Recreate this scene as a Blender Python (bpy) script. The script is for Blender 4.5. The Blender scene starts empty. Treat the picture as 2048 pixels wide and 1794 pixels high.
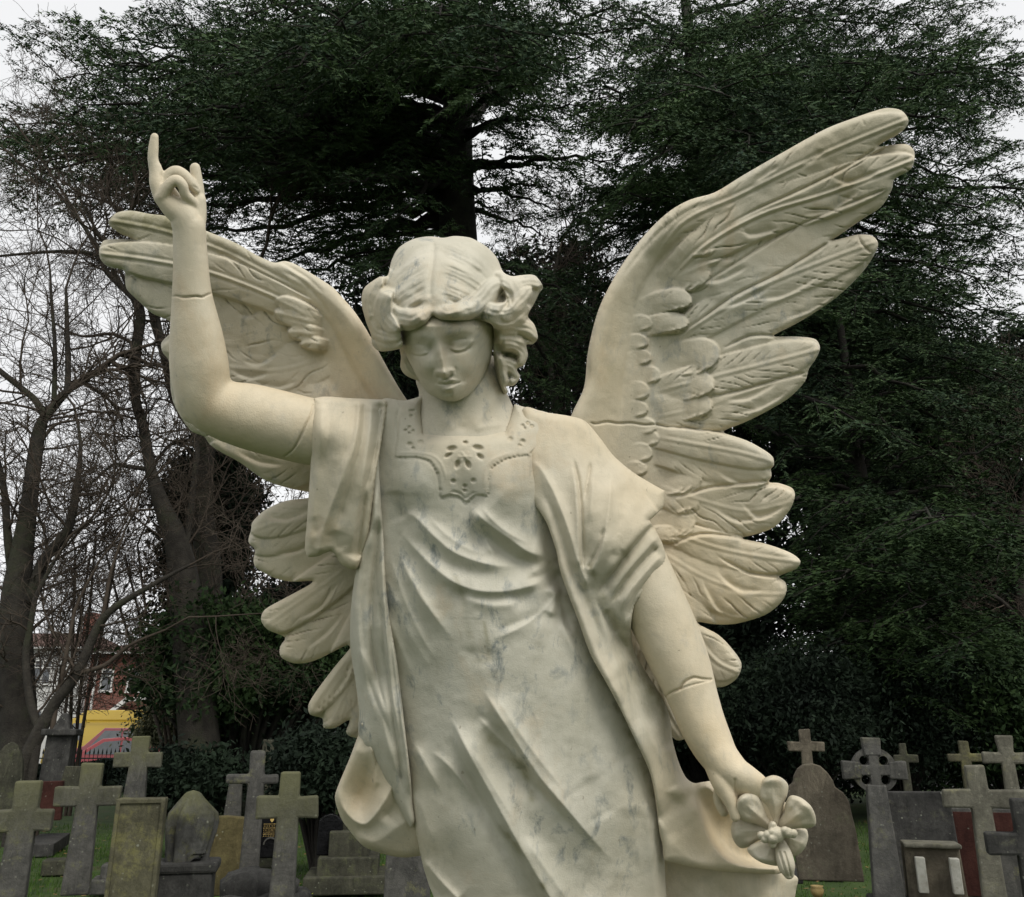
import bpy, bmesh, math, random
import numpy as np
from mathutils import Vector, Matrix
# ---------------------------------------------------------------- camera, sky, sun
SC = bpy.context.scene
W_, H_, F_ = 2048.0, 1794.0, 1774.0
PITCH = math.radians(18.2)
EYE = 1.6
cd = bpy.data.cameras.new('camera'); cam = bpy.data.objects.new('camera', cd)
SC.collection.objects.link(cam); SC.camera = cam
cam.location = (0, 0, EYE); cam.rotation_euler = (math.radians(90)+PITCH, 0, 0)
cd.sensor_fit = 'HORIZONTAL'; cd.sensor_width = 36.0; cd.lens = 36.0*F_/W_
cd.clip_start = 0.05; cd.clip_end = 2000
SUN_EL, SUN_AZ = math.radians(50), math.radians(152)   # azimuth measured clockwise from +Y
world = bpy.data.worlds.new("World"); SC.world = world; world.use_nodes = True
nt = world.node_tree; nt.nodes.clear()
o = nt.nodes.new('ShaderNodeOutputWorld'); bg = nt.nodes.new('ShaderNodeBackground')
sky = nt.nodes.new('ShaderNodeTexSky'); sky.sky_type = 'NISHITA'; sky.sun_disc = False
sky.sun_elevation = SUN_EL; sky.sun_rotation = SUN_AZ
sky.air_density = 1.0; sky.dust_density = 3.0
hs = nt.nodes.new('ShaderNodeHueSaturation'); hs.inputs['Saturation'].default_value = 0.07
# overcast: even out the clear-sky gradient with a pale cloud layer
mx = nt.nodes.new('ShaderNodeMix'); mx.data_type = 'RGBA'
tc = nt.nodes.new('ShaderNodeTexCoord'); nz = nt.nodes.new('ShaderNodeTexNoise')
nz.inputs['Scale'].default_value = 2.2; nz.inputs['Detail'].default_value = 5
cr = nt.nodes.new('ShaderNodeValToRGB')
cr.color_ramp.elements[0].position = .3; cr.color_ramp.elements[0].color = (6.2, 6.25, 6.35, 1)
cr.color_ramp.elements[1].position = .7; cr.color_ramp.elements[1].color = (7.0, 7.05, 7.12, 1)
nt.links.new(tc.outputs['Generated'], nz.inputs['Vector']); nt.links.new(nz.outputs['Fac'], cr.inputs['Fac'])
nt.links.new(sky.outputs[0], hs.inputs['Color'])
nt.links.new(hs.outputs[0], mx.inputs['A']); nt.links.new(cr.outputs[0], mx.inputs['B'])
mx.inputs['Factor'].default_value = 0.8
nt.links.new(mx.outputs['Result'], bg.inputs['Color']); bg.inputs['Strength'].default_value = 0.12
nt.links.new(bg.outputs[0], o.inputs['Surface'])
sd = bpy.data.lights.new('sun', 'SUN'); sun = bpy.data.objects.new('sun', sd); SC.collection.objects.link(sun)
sd.energy = 1.5; sd.angle = math.radians(26); sd.color = (1.0, .96, .88)
sdir = Vector((math.sin(SUN_AZ)*math.cos(SUN_EL), math.cos(SUN_AZ)*math.cos(SUN_EL), math.sin(SUN_EL)))
sun.rotation_euler = sdir.to_track_quat('Z', 'Y').to_euler()
SC.view_settings.view_transform = 'Standard'; SC.view_settings.look = 'None'
SC.view_settings.exposure = 0.38; SC.view_settings.gamma = 1.0
SC.render.engine = 'CYCLES'
SC.cycles.max_bounces = 5; SC.cycles.diffuse_bounces = 3; SC.cycles.glossy_bounces = 1
SC.cycles.transparent_max_bounces = 4; SC.cycles.use_denoising = True
# ---------------------------------------------------------------- helpers
CP, SP = math.cos(PITCH), math.sin(PITCH)
COL = SC.collection
RNG = np.random.default_rng(7)
def ray(x, y):
    a, b = (x-1024.0)/F_, (897.0-y)/F_
    return Vector((a, CP-b*SP, SP+b*CP))
def at(x, y, Y):
    """the point seen at photo position (x, y), Y metres ahead of the viewer"""
    r = ray(x, y); k = Y/r.y
    return Vector((r.x*k, Y, EYE+r.z*k))
def tag(o, label=None, cat=None, group=None, kind=None):
    if label: o['label'] = label
    if cat: o['category'] = cat
    if group: o['group'] = group
    if kind: o['kind'] = kind
    return o
def empty(name, loc, rz=0):
    o = bpy.data.objects.new(name, None); COL.objects.link(o); o.location = loc; o.rotation_euler = (0, 0, rz)
    o.empty_display_size = .1
    return o
def mesh_obj(name, V, Fc, mat, parent=None, smooth=True, loc=None, attrs=None):
    me = bpy.data.meshes.new(name)
    V = np.asarray(V, dtype=np.float32)
    if isinstance(Fc, np.ndarray):
        n, k = Fc.shape
        me.vertices.add(len(V)); me.vertices.foreach_set('co', V.ravel())
        me.loops.add(n*k); me.loops.foreach_set('vertex_index', Fc.astype(np.int32).ravel())
        me.polygons.add(n); me.polygons.foreach_set('loop_start', np.arange(0, n*k, k, dtype=np.int32))
        me.polygons.foreach_set('loop_total', np.full(n, k, dtype=np.int32))
        me.update(calc_edges=True)
    else:
        me.from_pydata(V.tolist(), [], Fc); me.update()
    if attrs:
        for an, av in attrs.items():
            at_ = me.attributes.new(an, 'FLOAT', 'POINT'); at_.data.foreach_set('value', np.asarray(av, dtype=np.float32))
    me.polygons.foreach_set('use_smooth', [smooth]*len(me.polygons))
    if mat: me.materials.append(mat)
    o = bpy.data.objects.new(name, me); COL.objects.link(o)
    if parent is not None:
        o.parent = parent
        # mesh data is in world coordinates unless loc is given: cancel the parent transform
        if loc is None: o.matrix_parent_inverse = Matrix.Translation(-Vector(parent.location)) if parent.parent is None else Matrix.Identity(4)
    if loc is not None: o.location = loc
    return o
# ---------------------------------------------------------------- material kit
def new_mat(name):
    m = bpy.data.materials.new(name); m.use_nodes = True
    t = m.node_tree; p = t.nodes['Principled BSDF']
    return m, t, p
class NK:
    def __init__(s, t): s.t = t
    def n(s, typ, **kw):
        nd = s.t.nodes.new(typ)
        for k, v in kw.items(): setattr(nd, k, v)
        return nd
    def link(s, a, b): s.t.links.new(a, b)
    def coord(s, which='Object', scale=(1, 1, 1)):
        c = s.n('ShaderNodeTexCoord'); mp = s.n('ShaderNodeMapping'); mp.inputs['Scale'].default_value = scale
        s.link(c.outputs[which], mp.inputs['Vector']); return mp.outputs[0]
    def noise(s, vec, scale, detail=4, rough=.55, dist=0):
        nd = s.n('ShaderNodeTexNoise'); nd.inputs['Scale'].default_value = scale
        nd.inputs['Detail'].default_value = detail; nd.inputs['Roughness'].default_value = rough
        nd.inputs['Distortion'].default_value = dist
        s.link(vec, nd.inputs['Vector']); return nd.outputs['Fac']
    def ramp(s, fac, a, b, ca=(0, 0, 0, 1), cb=(1, 1, 1, 1)):
        r = s.n('ShaderNodeValToRGB'); e = r.color_ramp.elements
        e[0].position = a; e[0].color = ca; e[1].position = b; e[1].color = cb
        s.link(fac, r.inputs[0]); return r.outputs[0]
    def mix(s, f, a, b, mode='MIX'):
        m = s.n('ShaderNodeMix', data_type='RGBA', blend_type=mode)
        for nm, v in (('Factor', f), ('A', a), ('B', b)):
            if isinstance(v, (int, float, tuple)): m.inputs[nm].default_value = v
            else: s.link(v, m.inputs[nm])
        return m.outputs['Result']
    def mul(s, a, b, op='MULTIPLY'):
        m = s.n('ShaderNodeMath', operation=op)
        for i, v in enumerate((a, b)):
            if isinstance(v, (int, float)): m.inputs[i].default_value = v
            else: s.link(v, m.inputs[i])
        return m.outputs[0]
    def attr(s, nm):
        a = s.n('ShaderNodeAttribute', attribute_name=nm); return a.outputs['Fac']
    def bump(s, h, strength, dist, p):
        b = s.n('ShaderNodeBump'); b.inputs['Strength'].default_value = strength; b.inputs['Distance'].default_value = dist
        s.link(h, b.inputs['Height']); s.link(b.outputs[0], p.inputs['Normal'])
def c4(r, g, b): return (r, g, b, 1)
# ---------------------------------------------------------------- carving kit
# The statue is carved in photo millimetres: x, y as in the photo, z towards the viewer (about 1 mm each).
D0 = 1.7
MMS = F_/D0
def w3(x, y, z):
    """carving coordinates -> world (arrays or numbers)"""
    t = D0 - np.asarray(z)/MMS
    a = (np.asarray(x)-1024.0)/F_*t; b = (897.0-np.asarray(y))/F_*t
    return np.stack([a, CP*t-b*SP, EYE+SP*t+b*CP], -1)
def catmull(P, closed=False, n=6):
    P = np.asarray(P, float); m = len(P); out = []
    rng_ = range(m) if closed else range(m-1)
    for i in rng_:
        if closed: p0, p1, p2, p3 = P[(i-1) % m], P[i], P[(i+1) % m], P[(i+2) % m]
        else: p0, p1, p2, p3 = P[max(i-1, 0)], P[i], P[i+1], P[min(i+2, m-1)]
        if np.allclose(p1, p2): continue
        l1, l2, l3 = (np.hypot(*(q[:2])) for q in (p1-p0, p2-p1, p3-p2))
        # tangents limited by chord length: no overshoot at tight corners
        t1 = (p2-p0)*0.5; t2 = (p3-p1)*0.5
        if l1 < 1e-6: t1 = t1*0+(p2-p1)*.3
        else: t1 = t1*min(1, 2*l2/(l1+l2))
        if l3 < 1e-6: t2 = t2*0+(p2-p1)*.3
        else: t2 = t2*min(1, 2*l2/(l2+l3))
        for k in range(n):
            u = k/n; a = 2*u**3-3*u*u+1; b = u**3-2*u*u+u; c = -2*u**3+3*u*u; d = u**3-u*u
            out.append(a*p1+b*t1+c*p2+d*t2)
    if not closed: out.append(P[-1])
    return np.array(out)
def blur(A, s):
    r = int(max(1, round(3*s))); k = np.exp(-0.5*(np.arange(-r, r+1)/s)**2); k /= k.sum()
    B = np.pad(A, r, mode='edge')
    B = np.apply_along_axis(lambda v: np.convolve(v, k, 'valid'), 0, B)
    return np.apply_along_axis(lambda v: np.convolve(v, k, 'valid'), 1, B)
def vnoise(X, Y, scale, seed=0):
    r = np.random.default_rng(seed); T = r.random((64, 64))*2-1
    u = X/scale+1000.3; v = Y/scale+1000.7
    i = np.floor(u).astype(int); j = np.floor(v).astype(int); fu = u-i; fv = v-j
    fu = fu*fu*(3-2*fu); fv = fv*fv*(3-2*fv); i %= 64; j %= 64; i1 = (i+1) % 64; j1 = (j+1) % 64
    return (T[i, j]*(1-fu)+T[i1, j]*fu)*(1-fv)+(T[i, j1]*(1-fu)+T[i1, j1]*fu)*fv
def sstep(a, b, x):
    t = np.clip((x-a)/(b-a), 0, 1); return t*t*(3-2*t)
def near_curve(X, Y, P):
    """nearest point on polyline P (N,2): signed side distance (positive on the right hand of travel), arc position 0..1"""
    seg = P[1:]-P[:-1]; L = np.hypot(seg[:, 0], seg[:, 1]); cum = np.concatenate([[0], np.cumsum(L)])
    best = np.full(X.shape, 1e9); T = np.zeros(X.shape); Sg = np.ones(X.shape)
    for k in range(len(seg)):
        if L[k] < 1e-6: continue
        ax, ay = P[k]; dx, dy = seg[k]
        t = np.clip(((X-ax)*dx+(Y-ay)*dy)/(L[k]**2), 0, 1)
        d = np.hypot(X-ax-t*dx, Y-ay-t*dy); m = d < best
        best = np.where(m, d, best); T = np.where(m, cum[k]+t*L[k], T)
        Sg = np.where(m, np.sign(dx*(Y-ay)-dy*(X-ax)+1e-9), Sg)
    return best, Sg, T/cum[-1], cum[-1]
class Relief:
    def __init__(s, outline, base, step=2.5, R=30, E=30, n=5, thick=40, smooth_outline=True):
        P = catmull(outline, True, n) if smooth_outline else np.asarray(outline, float)
        s.P = P; s.h = step; s.base_pts = base
        x0, y0 = P.min(0)-3*step; x1, y1 = P.max(0)+3*step
        xs = np.arange(x0, x1, step); ys = np.arange(y0, y1, step)
        s.X, s.Y = np.meshgrid(xs, ys)
        s.xs, s.ys = xs, ys
        s.S = s.sdf(P); s.E, s.Rr, s.thick = E, R, thick
        s.B = s.rbf(base) if not callable(base) else base(s.X, s.Y)
        s.Z = s.B.copy()
        s.cool = np.zeros_like(s.X); s.stain = np.zeros_like(s.X)
    def sdf(s, P):
        X, Y = s.X, s.Y; best = np.full(X.shape, 1e18); ins = np.zeros(X.shape, bool); m = len(P)
        for k in range(m):
            ax, ay = P[k]; bx, by = P[(k+1) % m]; dx, dy = bx-ax, by-ay; L2 = dx*dx+dy*dy
            if L2 < 1e-9: continue
            t = np.clip(((X-ax)*dx+(Y-ay)*dy)/L2, 0, 1)
            np.minimum(best, (X-ax-t*dx)**2+(Y-ay-t*dy)**2, out=best)
            if dy != 0:
                c = ((ay > s.ys) != (by > s.ys)); xi = ax+(s.ys-ay)*dx/dy
                rows = np.where(c)[0]
                if len(rows): ins[rows] ^= (X[rows] < xi[rows, None])
        d = np.sqrt(best); return np.where(ins, d, -d)
    def rbf(s, pts):
        P = np.array(pts, float); c = P[:, :2].mean(0); sc = 300.0
        A = (P[:, :2]-c)/sc; n = len(P)
        def phi(r2): return 0.5*r2*np.log(r2+1e-9)
        d2 = ((A[:, None]-A[None])**2).sum(-1)
        M = np.zeros((n+3, n+3)); M[:n, :n] = phi(d2)+np.eye(n)*1e-3; M[:n, n] = 1; M[:n, n+1:] = A
        M[n, :n] = 1; M[n+1:, :n] = A.T
        w = np.linalg.solve(M, np.concatenate([P[:, 2], [0, 0, 0]]))
        x = (s.X-c[0])/sc; y = (s.Y-c[1])/sc; Z = w[n]+w[n+1]*x+w[n+2]*y
        for i in range(n): Z += w[i]*phi((x-A[i, 0])**2+(y-A[i, 1])**2)
        return Z
    def box(s, P, m):
        i0 = max(0, int((P[:, 0].min()-m-s.xs[0])/s.h)); i1 = min(len(s.xs), int((P[:, 0].max()+m-s.xs[0])/s.h)+2)
        j0 = max(0, int((P[:, 1].min()-m-s.ys[0])/s.h)); j1 = min(len(s.ys), int((P[:, 1].max()+m-s.ys[0])/s.h)+2)
        return slice(j0, max(j0, j1)), slice(i0, max(i0, i1))
    def stroke(s, pts, wl, wr, a, p=1.6, t0=.2, t1=.2):
        """a ridge (a > 0) or groove along a curve; wl / wr: falloff to the left / right hand of travel"""
        P = catmull(np.array(pts, float)[:, :2], False, 5); b = s.box(P, 3.0*max(wl, wr))
        X, Y = s.X[b], s.Y[b]
        if X.size == 0: return s
        d, sg, t, L = near_curve(X, Y, P)
        # widths grow in smoothly at the ends
        e = np.minimum(sstep(0, max(t0, 1e-3), t) if t0 > 0 else 1, sstep(0, max(t1, 1e-3), 1-t) if t1 > 0 else 1)
        w = np.where(sg > 0, wr, wl)*(0.45+0.55*e)
        s.Z[b] += a*e*np.exp(-(d/w)**p)
        return s
    def bump(s, x, y, rx, ry, a, rot=0, p=2):
        c, q = math.cos(math.radians(rot)), math.sin(math.radians(rot))
        m = 3*max(rx, ry); b = s.box(np.array([[x, y]]), m); X, Y = s.X[b]-x, s.Y[b]-y
        u = (X*c+Y*q)/rx; v = (-X*q+Y*c)/ry
        s.Z[b] += a*np.exp(-(u*u+v*v)**(p/2)); return s
    def lobe(s, pts, w, off=8, dome=8, tip=.35, root=.25, barbs=0, lam=14, strands=0, slam=7, shaft=0, seed=0, lift=0, soft=0, rootw=.7, tilt=0):
        """an overlapping leaf-like form (feather, lock, fold) laid over what is there"""
        P = catmull(np.array(pts, float)[:, :2], False, 6); b = s.box(P, w*1.2)
        X, Y = s.X[b], s.Y[b]
        if X.size == 0: return s
        d, sg, t, L = near_curve(X, Y, P)
        wt = w*np.where(t > 1-tip, np.sqrt(np.clip(1-((t-(1-tip))/tip)**2.2, 0, 1)), 1)*(rootw+(1-rootw)*sstep(0, .5, t))
        q = d/np.maximum(wt, 1e-3); ins = (q < 1)
        fade = sstep(0, root, t)
        hgt = (off+dome*np.sqrt(np.clip(1-q*q, 0, 1))+lift*t+tilt*sg*q)*fade-(1-fade)*6
        if barbs:
            n1 = vnoise(X, Y, 37, seed); n2 = vnoise(X, Y, 19, seed+5)
            env = np.clip(vnoise(X, Y, 48, seed+9)*1.6+.3, 0, 1)
            ph = (t*L-d*2.1)/lam*math.pi*1.25+n1*2.4+sg*1.3
            k = 1-2*np.abs(np.sin(ph*.5))**.55          # narrow creases between broad flat barbs
            hgt = hgt-barbs*(np.clip(k, 0, 1)*(.18+1.5*env)-.3*n2)*sstep(.1, .5, q)*fade
        if strands:
            n1 = vnoise(X, Y, 18, seed)
            hgt = hgt+strands*np.sin(sg*d/slam*2*math.pi+n1*1.5+seed)*fade*(1-q*q*.6)
        if shaft:
            hgt = hgt+shaft*fade*(np.exp(-(d/2.6)**2)-.8*np.exp(-((d-6.5)/2.8)**2))
        z = s.B[b]+hgt
        Zb = s.Z[b]
        if soft:
            k = np.clip(.5+.5*(z-Zb)/soft, 0, 1); zz = Zb*(1-k)+z*k+soft*k*(1-k)
            edge = sstep(1.0, .85, q); s.Z[b] = np.where(ins, Zb*(1-edge)+zz*edge, Zb)
        else: s.Z[b] = np.where(ins & (z > Zb), z, Zb)
        return s
    def soot(s, pts, w, a, seed=1):  # darkens the colour in a patchy line along a curve
        P = catmull(np.array(pts, float), False, 4); b = s.box(P, 4*w); d, sg, t, L = near_curve(s.X[b], s.Y[b], P)
        s.stain[b] += a*np.exp(-(d/w)**2)*np.clip(.6+.9*vnoise(s.X[b], s.Y[b], 17, seed), 0, 1.3); return s
    def tint(s, x, y, rx, ry, a, which='cool', rot=0):
        c, q = math.cos(math.radians(rot)), math.sin(math.radians(rot)); X, Y = s.X-x, s.Y-y
        u = (X*c+Y*q)/rx; v = (-X*q+Y*c)/ry
        A = getattr(s, which); A += a*np.exp(-(u*u+v*v)); return s
    def rough(s, a=.8, seed=1):
        s.Z += a*(vnoise(s.X, s.Y, 34, seed)*1.0+vnoise(s.X, s.Y, 15, seed+1)*.45); return s
    def build(s, edge_wall=3.0, zshift=0, blur_s=0):
        S, h = s.S, s.h
        if blur_s: s.Z = blur(s.Z, blur_s)
        r = np.clip(S/s.Rr, 0, 1); e = 1-np.sqrt(np.clip(1-(1-r)**2, 0, 1))
        Zf = s.Z-s.E*e+zshift
        Zb = s.B+zshift-s.E-edge_wall-s.thick*np.sqrt(np.clip(1-(1-np.clip(S/(s.thick+20), 0, 1))**2, 0, 1))
        Zb = np.minimum(Zb, Zf-edge_wall)
        V = S > -0.55*h
        C = V[:-1, :-1] & V[1:, :-1] & V[:-1, 1:] & V[1:, 1:]
        used = np.zeros_like(V); used[:-1, :-1] |= C; used[1:, :-1] |= C; used[:-1, 1:] |= C; used[1:, 1:] |= C
        cnt = np.zeros(V.shape, int)
        cnt[:-1, :-1] += C; cnt[1:, :-1] += C; cnt[:-1, 1:] += C; cnt[1:, 1:] += C
        rim = used & (cnt < 4)
        gy, gx = np.gradient(S, h); g = np.maximum(gx*gx+gy*gy, .3)
        X = np.where(rim, s.X-S*gx/g, s.X); Y = np.where(rim, s.Y-S*gy/g, s.Y)
        idx = -np.ones(V.shape, int); idx[used] = np.arange(used.sum()); n = used.sum()
        pf = w3(X[used], Y[used], Zf[used]); pb = w3(X[used], Y[used], Zb[used])
        j, i = np.where(C)
        a, b_, c, d = idx[j, i], idx[j, i+1], idx[j+1, i+1], idx[j+1, i]
        front = np.stack([a, d, c, b_], 1); back = np.stack([a, b_, c, d], 1)+n
        # side walls where a cell has no neighbour
        Cp = np.pad(C, 1); w = []
        up = C & ~Cp[:-2, 1:-1]; dn = C & ~Cp[2:, 1:-1]; lf = C & ~Cp[1:-1, :-2]; rt = C & ~Cp[1:-1, 2:]
        for M, (p, q) in ((up, ((0, 0), (0, 1))), (rt, ((0, 1), (1, 1))), (dn, ((1, 1), (1, 0))), (lf, ((1, 0), (0, 0)))):
            jj, ii = np.where(M); u = idx[jj+p[0], ii+p[1]]; v = idx[jj+q[0], ii+q[1]]
            w.append(np.stack([u, v, v+n, u+n], 1))
        Fc = np.concatenate([front, back]+w)
        co, st = s.cool[used], s.stain[used]
        return np.concatenate([pf, pb]), Fc, np.concatenate([co, co]), np.concatenate([st, st])
def join_parts(name, parts, mat, parent):
    V, Fs, c, t = [], [], [], []; n = 0
    for v, f, a, b in parts:
        V.append(v); Fs.append(f+n); c.append(a); t.append(b); n += len(v)
    return mesh_obj(name, np.concatenate(V), np.concatenate(Fs), mat, parent, attrs={'cool': np.concatenate(c), 'stain': np.concatenate(t)})
def tube_mesh(P, R, n=20, flat=1.0, caps=True):
    """swept tube through P (N,3 carving coords) with radii R; closed ends"""
    P4 = catmull(np.column_stack([P, R]), False, 6); P, R = P4[:, :3], P4[:, 3]
    # rounded caps
    d0 = P[0]-P[1]; d0 /= np.linalg.norm(d0); d1 = P[-1]-P[-2]; d1 /= np.linalg.norm(d1)
    ca = [.25, .55, .8, .95]
    P = np.vstack([[P[0]+d0*R[0]*math.sqrt(1-c*c) for c in ca], P, [P[-1]+d1*R[-1]*math.sqrt(1-c*c) for c in ca[::-1]]])
    R = np.concatenate([[R[0]*c for c in ca], R, [R[-1]*c for c in ca[::-1]]])
    T = np.gradient(P, axis=0); T /= np.linalg.norm(T, axis=1)[:, None]
    V = []; u = np.array([0, 0, 1.0])
    for p, r, t in zip(P, R, T):
        u = u-t*np.dot(u, t)
        if np.linalg.norm(u) < 1e-3: u = np.cross(t, [1, 0, 0])
        u /= np.linalg.norm(u); v = np.cross(t, u)
        for k in range(n):
            a = 2*math.pi*k/n; V.append(p+r*(math.cos(a)*u*flat+math.sin(a)*v))
    m = len(P); F = []
    for i in range(m-1):
        for k in range(n):
            F.append((i*n+k, i*n+(k+1) % n, (i+1)*n+(k+1) % n, (i+1)*n+k))
    V.append(P[0]+d0*0.0); V.append(P[-1]); a = m*n
    for k in range(n):
        F.append((a, (k+1) % n, k)); F.append((a+1, (m-1)*n+k, (m-1)*n+(k+1) % n))
    return np.array(V), F
def fuse(tubes, voxel_mm=2.2, smooth_it=4):
    """union of closed tubes into one skin by voxel remesh; returns carving-space verts + quads"""
    V, F, n = [], [], 0
    for v, f in tubes:
        V.append(v); F += [tuple(i+n for i in q) for q in f]; n += len(v)
    me = bpy.data.meshes.new('tmp'); me.from_pydata((np.vstack(V)*.001).tolist(), [], F); me.update()
    bm = bmesh.new(); bm.from_mesh(me); bmesh.ops.recalc_face_normals(bm, faces=bm.faces); bm.to_mesh(me); bm.free()
    ob = bpy.data.objects.new('tmp', me); COL.objects.link(ob)
    md = ob.modifiers.new('r', 'REMESH'); md.mode = 'VOXEL'; md.voxel_size = voxel_mm*.001; md.adaptivity = 0
    ms = ob.modifiers.new('s', 'SMOOTH'); ms.factor = .5; ms.iterations = smooth_it
    dg = bpy.context.evaluated_depsgraph_get(); ev = ob.evaluated_get(dg); m2 = ev.to_mesh()
    co = np.empty(len(m2.vertices)*3, np.float32); m2.vertices.foreach_get('co', co); co = co.reshape(-1, 3)*1000
    q = np.array([tuple(p.vertices) for p in m2.polygons if len(p.vertices) == 4], int)
    ev.to_mesh_clear(); bpy.data.objects.remove(ob); bpy.data.meshes.remove(me)
    return co, q

def relax(co, q, wgt, it):
    """Laplacian smoothing of a quad skin, weighted per vertex"""
    e = np.concatenate([q[:, [0, 1]], q[:, [1, 2]], q[:, [2, 3]], q[:, [3, 0]]]); n = len(co)
    deg = np.bincount(e[:, 0], minlength=n)+np.bincount(e[:, 1], minlength=n)
    for _ in range(it):
        a = np.stack([np.bincount(e[:, 0], co[e[:, 1], c], n)+np.bincount(e[:, 1], co[e[:, 0], c], n) for c in range(3)], 1)/np.maximum(deg, 1)[:, None]
        co = co+(a-co)*(wgt*.7)[:, None]
    return co
# ---------------------------------------------------------------- ground, hedge, far things
def simple_mat(name, ca, cb, scale=6, rough=.85, bump=.3, bd=.01, cc=None, csc=2.5, cth=(.5, .62), spec=.3):
    m, t, p = new_mat(name); k = NK(t); v = k.coord('Object')
    col = k.mix(k.ramp(k.noise(v, scale, 6, .65), .33, .68), c4(*ca), c4(*cb))
    if cc: col = k.mix(k.ramp(k.noise(v, csc, 6, .7), *cth), col, c4(*cc))
    k.link(col, p.inputs['Base Color']); p.inputs['Roughness'].default_value = rough; p.inputs['Specular IOR Level'].default_value = spec
    if bump: k.bump(k.noise(v, scale*6, 5, .65), bump, bd, p)
    return m
def ground():
    m = simple_mat('lawn', (.022, .045, .010), (.045, .075, .016), 3, 1, .6, .03, (.06, .05, .025), 1.1, (.55, .7))
    n = 90; xs = np.concatenate([np.linspace(-500, -40, 12), np.linspace(-36, 36, n), np.linspace(40, 500, 12)])
    ys = np.concatenate([[-60, -20], np.linspace(-5, 45, n), np.linspace(50, 900, 14)])
    X, Y = np.meshgrid(xs, ys); Z = .05*vnoise(X, Y, 3.1, 3)+.02*vnoise(X, Y, .9, 5); Z *= sstep(60, 30, np.abs(X))*sstep(60, 40, Y)
    Z[(Y > 29)] *= .2
    I = np.arange(X.size).reshape(X.shape)
    F = np.stack([I[:-1, :-1], I[:-1, 1:], I[1:, 1:], I[1:, :-1]], -1).reshape(-1, 4)
    o = mesh_obj('ground', np.stack([X, Y, Z-.03], -1).reshape(-1, 3), F, m); tag(o, kind='structure')
    # the street behind the railings
    m = simple_mat('asphalt', (.05, .05, .05), (.065, .064, .06), 20)
    V = [(-60, 33, .01), (60, 33, .01), (60, 42, .01), (-60, 42, .01)]
    o = mesh_obj('road', V, [(0, 1, 2, 3)], m); tag(o, kind='structure')
    m = simple_mat('paving', (.16, .155, .145), (.2, .19, .18), 8)
    V = [(-60, 42, -.05), (60, 42, -.05), (60, 44, -.05), (-60, 44, -.05), (-60, 42, .13), (60, 42, .13), (60, 44, .13), (-60, 44, .13)]
    o = mesh_obj('pavement', V, [(4, 5, 6, 7), (0, 1, 5, 4)], m); tag(o, kind='structure')
    # grass blades near enough to be seen
    r = np.random.default_rng(5); N = 60000
    y = 6.5+r.random(N)**1.3*13; x = (r.random(N)-.5)*y*1.35
    h = .03+.05*r.random(N)+.03*(vnoise(x, y, .8, 8)); a = r.random(N)*6.28; w = .006+.004*r.random(N)
    z = .05*vnoise(x, y, 3.1, 3)+.02*vnoise(x, y, .9, 5)-.04; lx, ly = (r.random((2, N))-.5)*.05
    V = np.stack([np.stack([x-w*np.cos(a), y-w*np.sin(a), z], -1), np.stack([x+w*np.cos(a), y+w*np.sin(a), z], -1), np.stack([x+lx, y+ly, z+h], -1)], 1).reshape(-1, 3)
    gm = leaf_mat('grass_blades', (.03, .07, .012), (.07, .12, .025), 2.0)
    o = mesh_obj('grass', V, np.arange(3*N).reshape(-1, 3), gm, smooth=False); tag(o, kind='stuff')
    o['label'] = 'short green winter grass between the graves'; o['category'] = 'grass'
def fallen_leaves():
    r = np.random.default_rng(15); N = 2600; y = 6.5+r.random(N)**1.2*15; x = (r.random(N)-.5)*y*1.35; a = r.random(N)*6.28; l = .02+.025*r.random(N)
    z = .05*vnoise(x, y, 3.1, 3)+.02*vnoise(x, y, .9, 5)+.0+.03*r.random(N); P = np.stack([x, y, z], -1)
    u = np.stack([np.cos(a), np.sin(a), .3*(r.random(N)-.5)], -1)*l[:, None]; v = np.stack([-np.sin(a), np.cos(a), .5*(r.random(N)-.3)], -1)*l[:, None]*.55
    o = mesh_obj('fallen_leaves', np.stack([P-u, P+v, P+u, P-v], 1).reshape(-1, 3), np.arange(4*N).reshape(-1, 4), simple_mat('dead_leaf', (.10, .055, .02), (.20, .13, .05), 9, .9, 0), smooth=False)
    tag(o, 'brown fallen leaves scattered over the grass', 'leaves', kind='stuff')
def leaf_mat(name, ca, cb, scale=.6, cc=None, trans=.0):
    m, t, p = new_mat(name); k = NK(t); v = k.coord('Object')
    f = k.ramp(k.noise(v, scale, 4, .6), .38, .66)
    col = k.mix(f, c4(*ca), c4(*cb))
    rnd = k.noise(v, 9, 2, .5)
    col = k.mix(k.mul(k.ramp(rnd, .45, .75), .5), col, c4(*(cc or cb)))
    k.link(col, p.inputs['Base Color']); p.inputs['Roughness'].default_value = .8; p.inputs['Specular IOR Level'].default_value = .12
    return m

ground()
fallen_leaves()
BARK = simple_mat('bark_dark', (.012, .010, .009), (.028, .025, .021), 5, .95, .8, .03, (.03, .032, .022), 1.4)
BARK2 = simple_mat('bark_grey', (.022, .019, .016), (.05, .045, .036), 5, .95, .9, .03, (.04, .042, .026), 1.4)
TWIG = simple_mat('twig_brown', (.045, .034, .026), (.075, .06, .045), 5, .95, 0)
CEDAR = leaf_mat('cedar_needles', (.034, .058, .038), (.07, .115, .05), .4, (.115, .15, .055))
YEW = leaf_mat('yew_leaves', (.012, .024, .012), (.03, .055, .018), .7, (.045, .07, .02))
HOLLY = leaf_mat('evergreen_leaves', (.005, .009, .006), (.012, .022, .011), .8, (.03, .042, .03))
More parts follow.
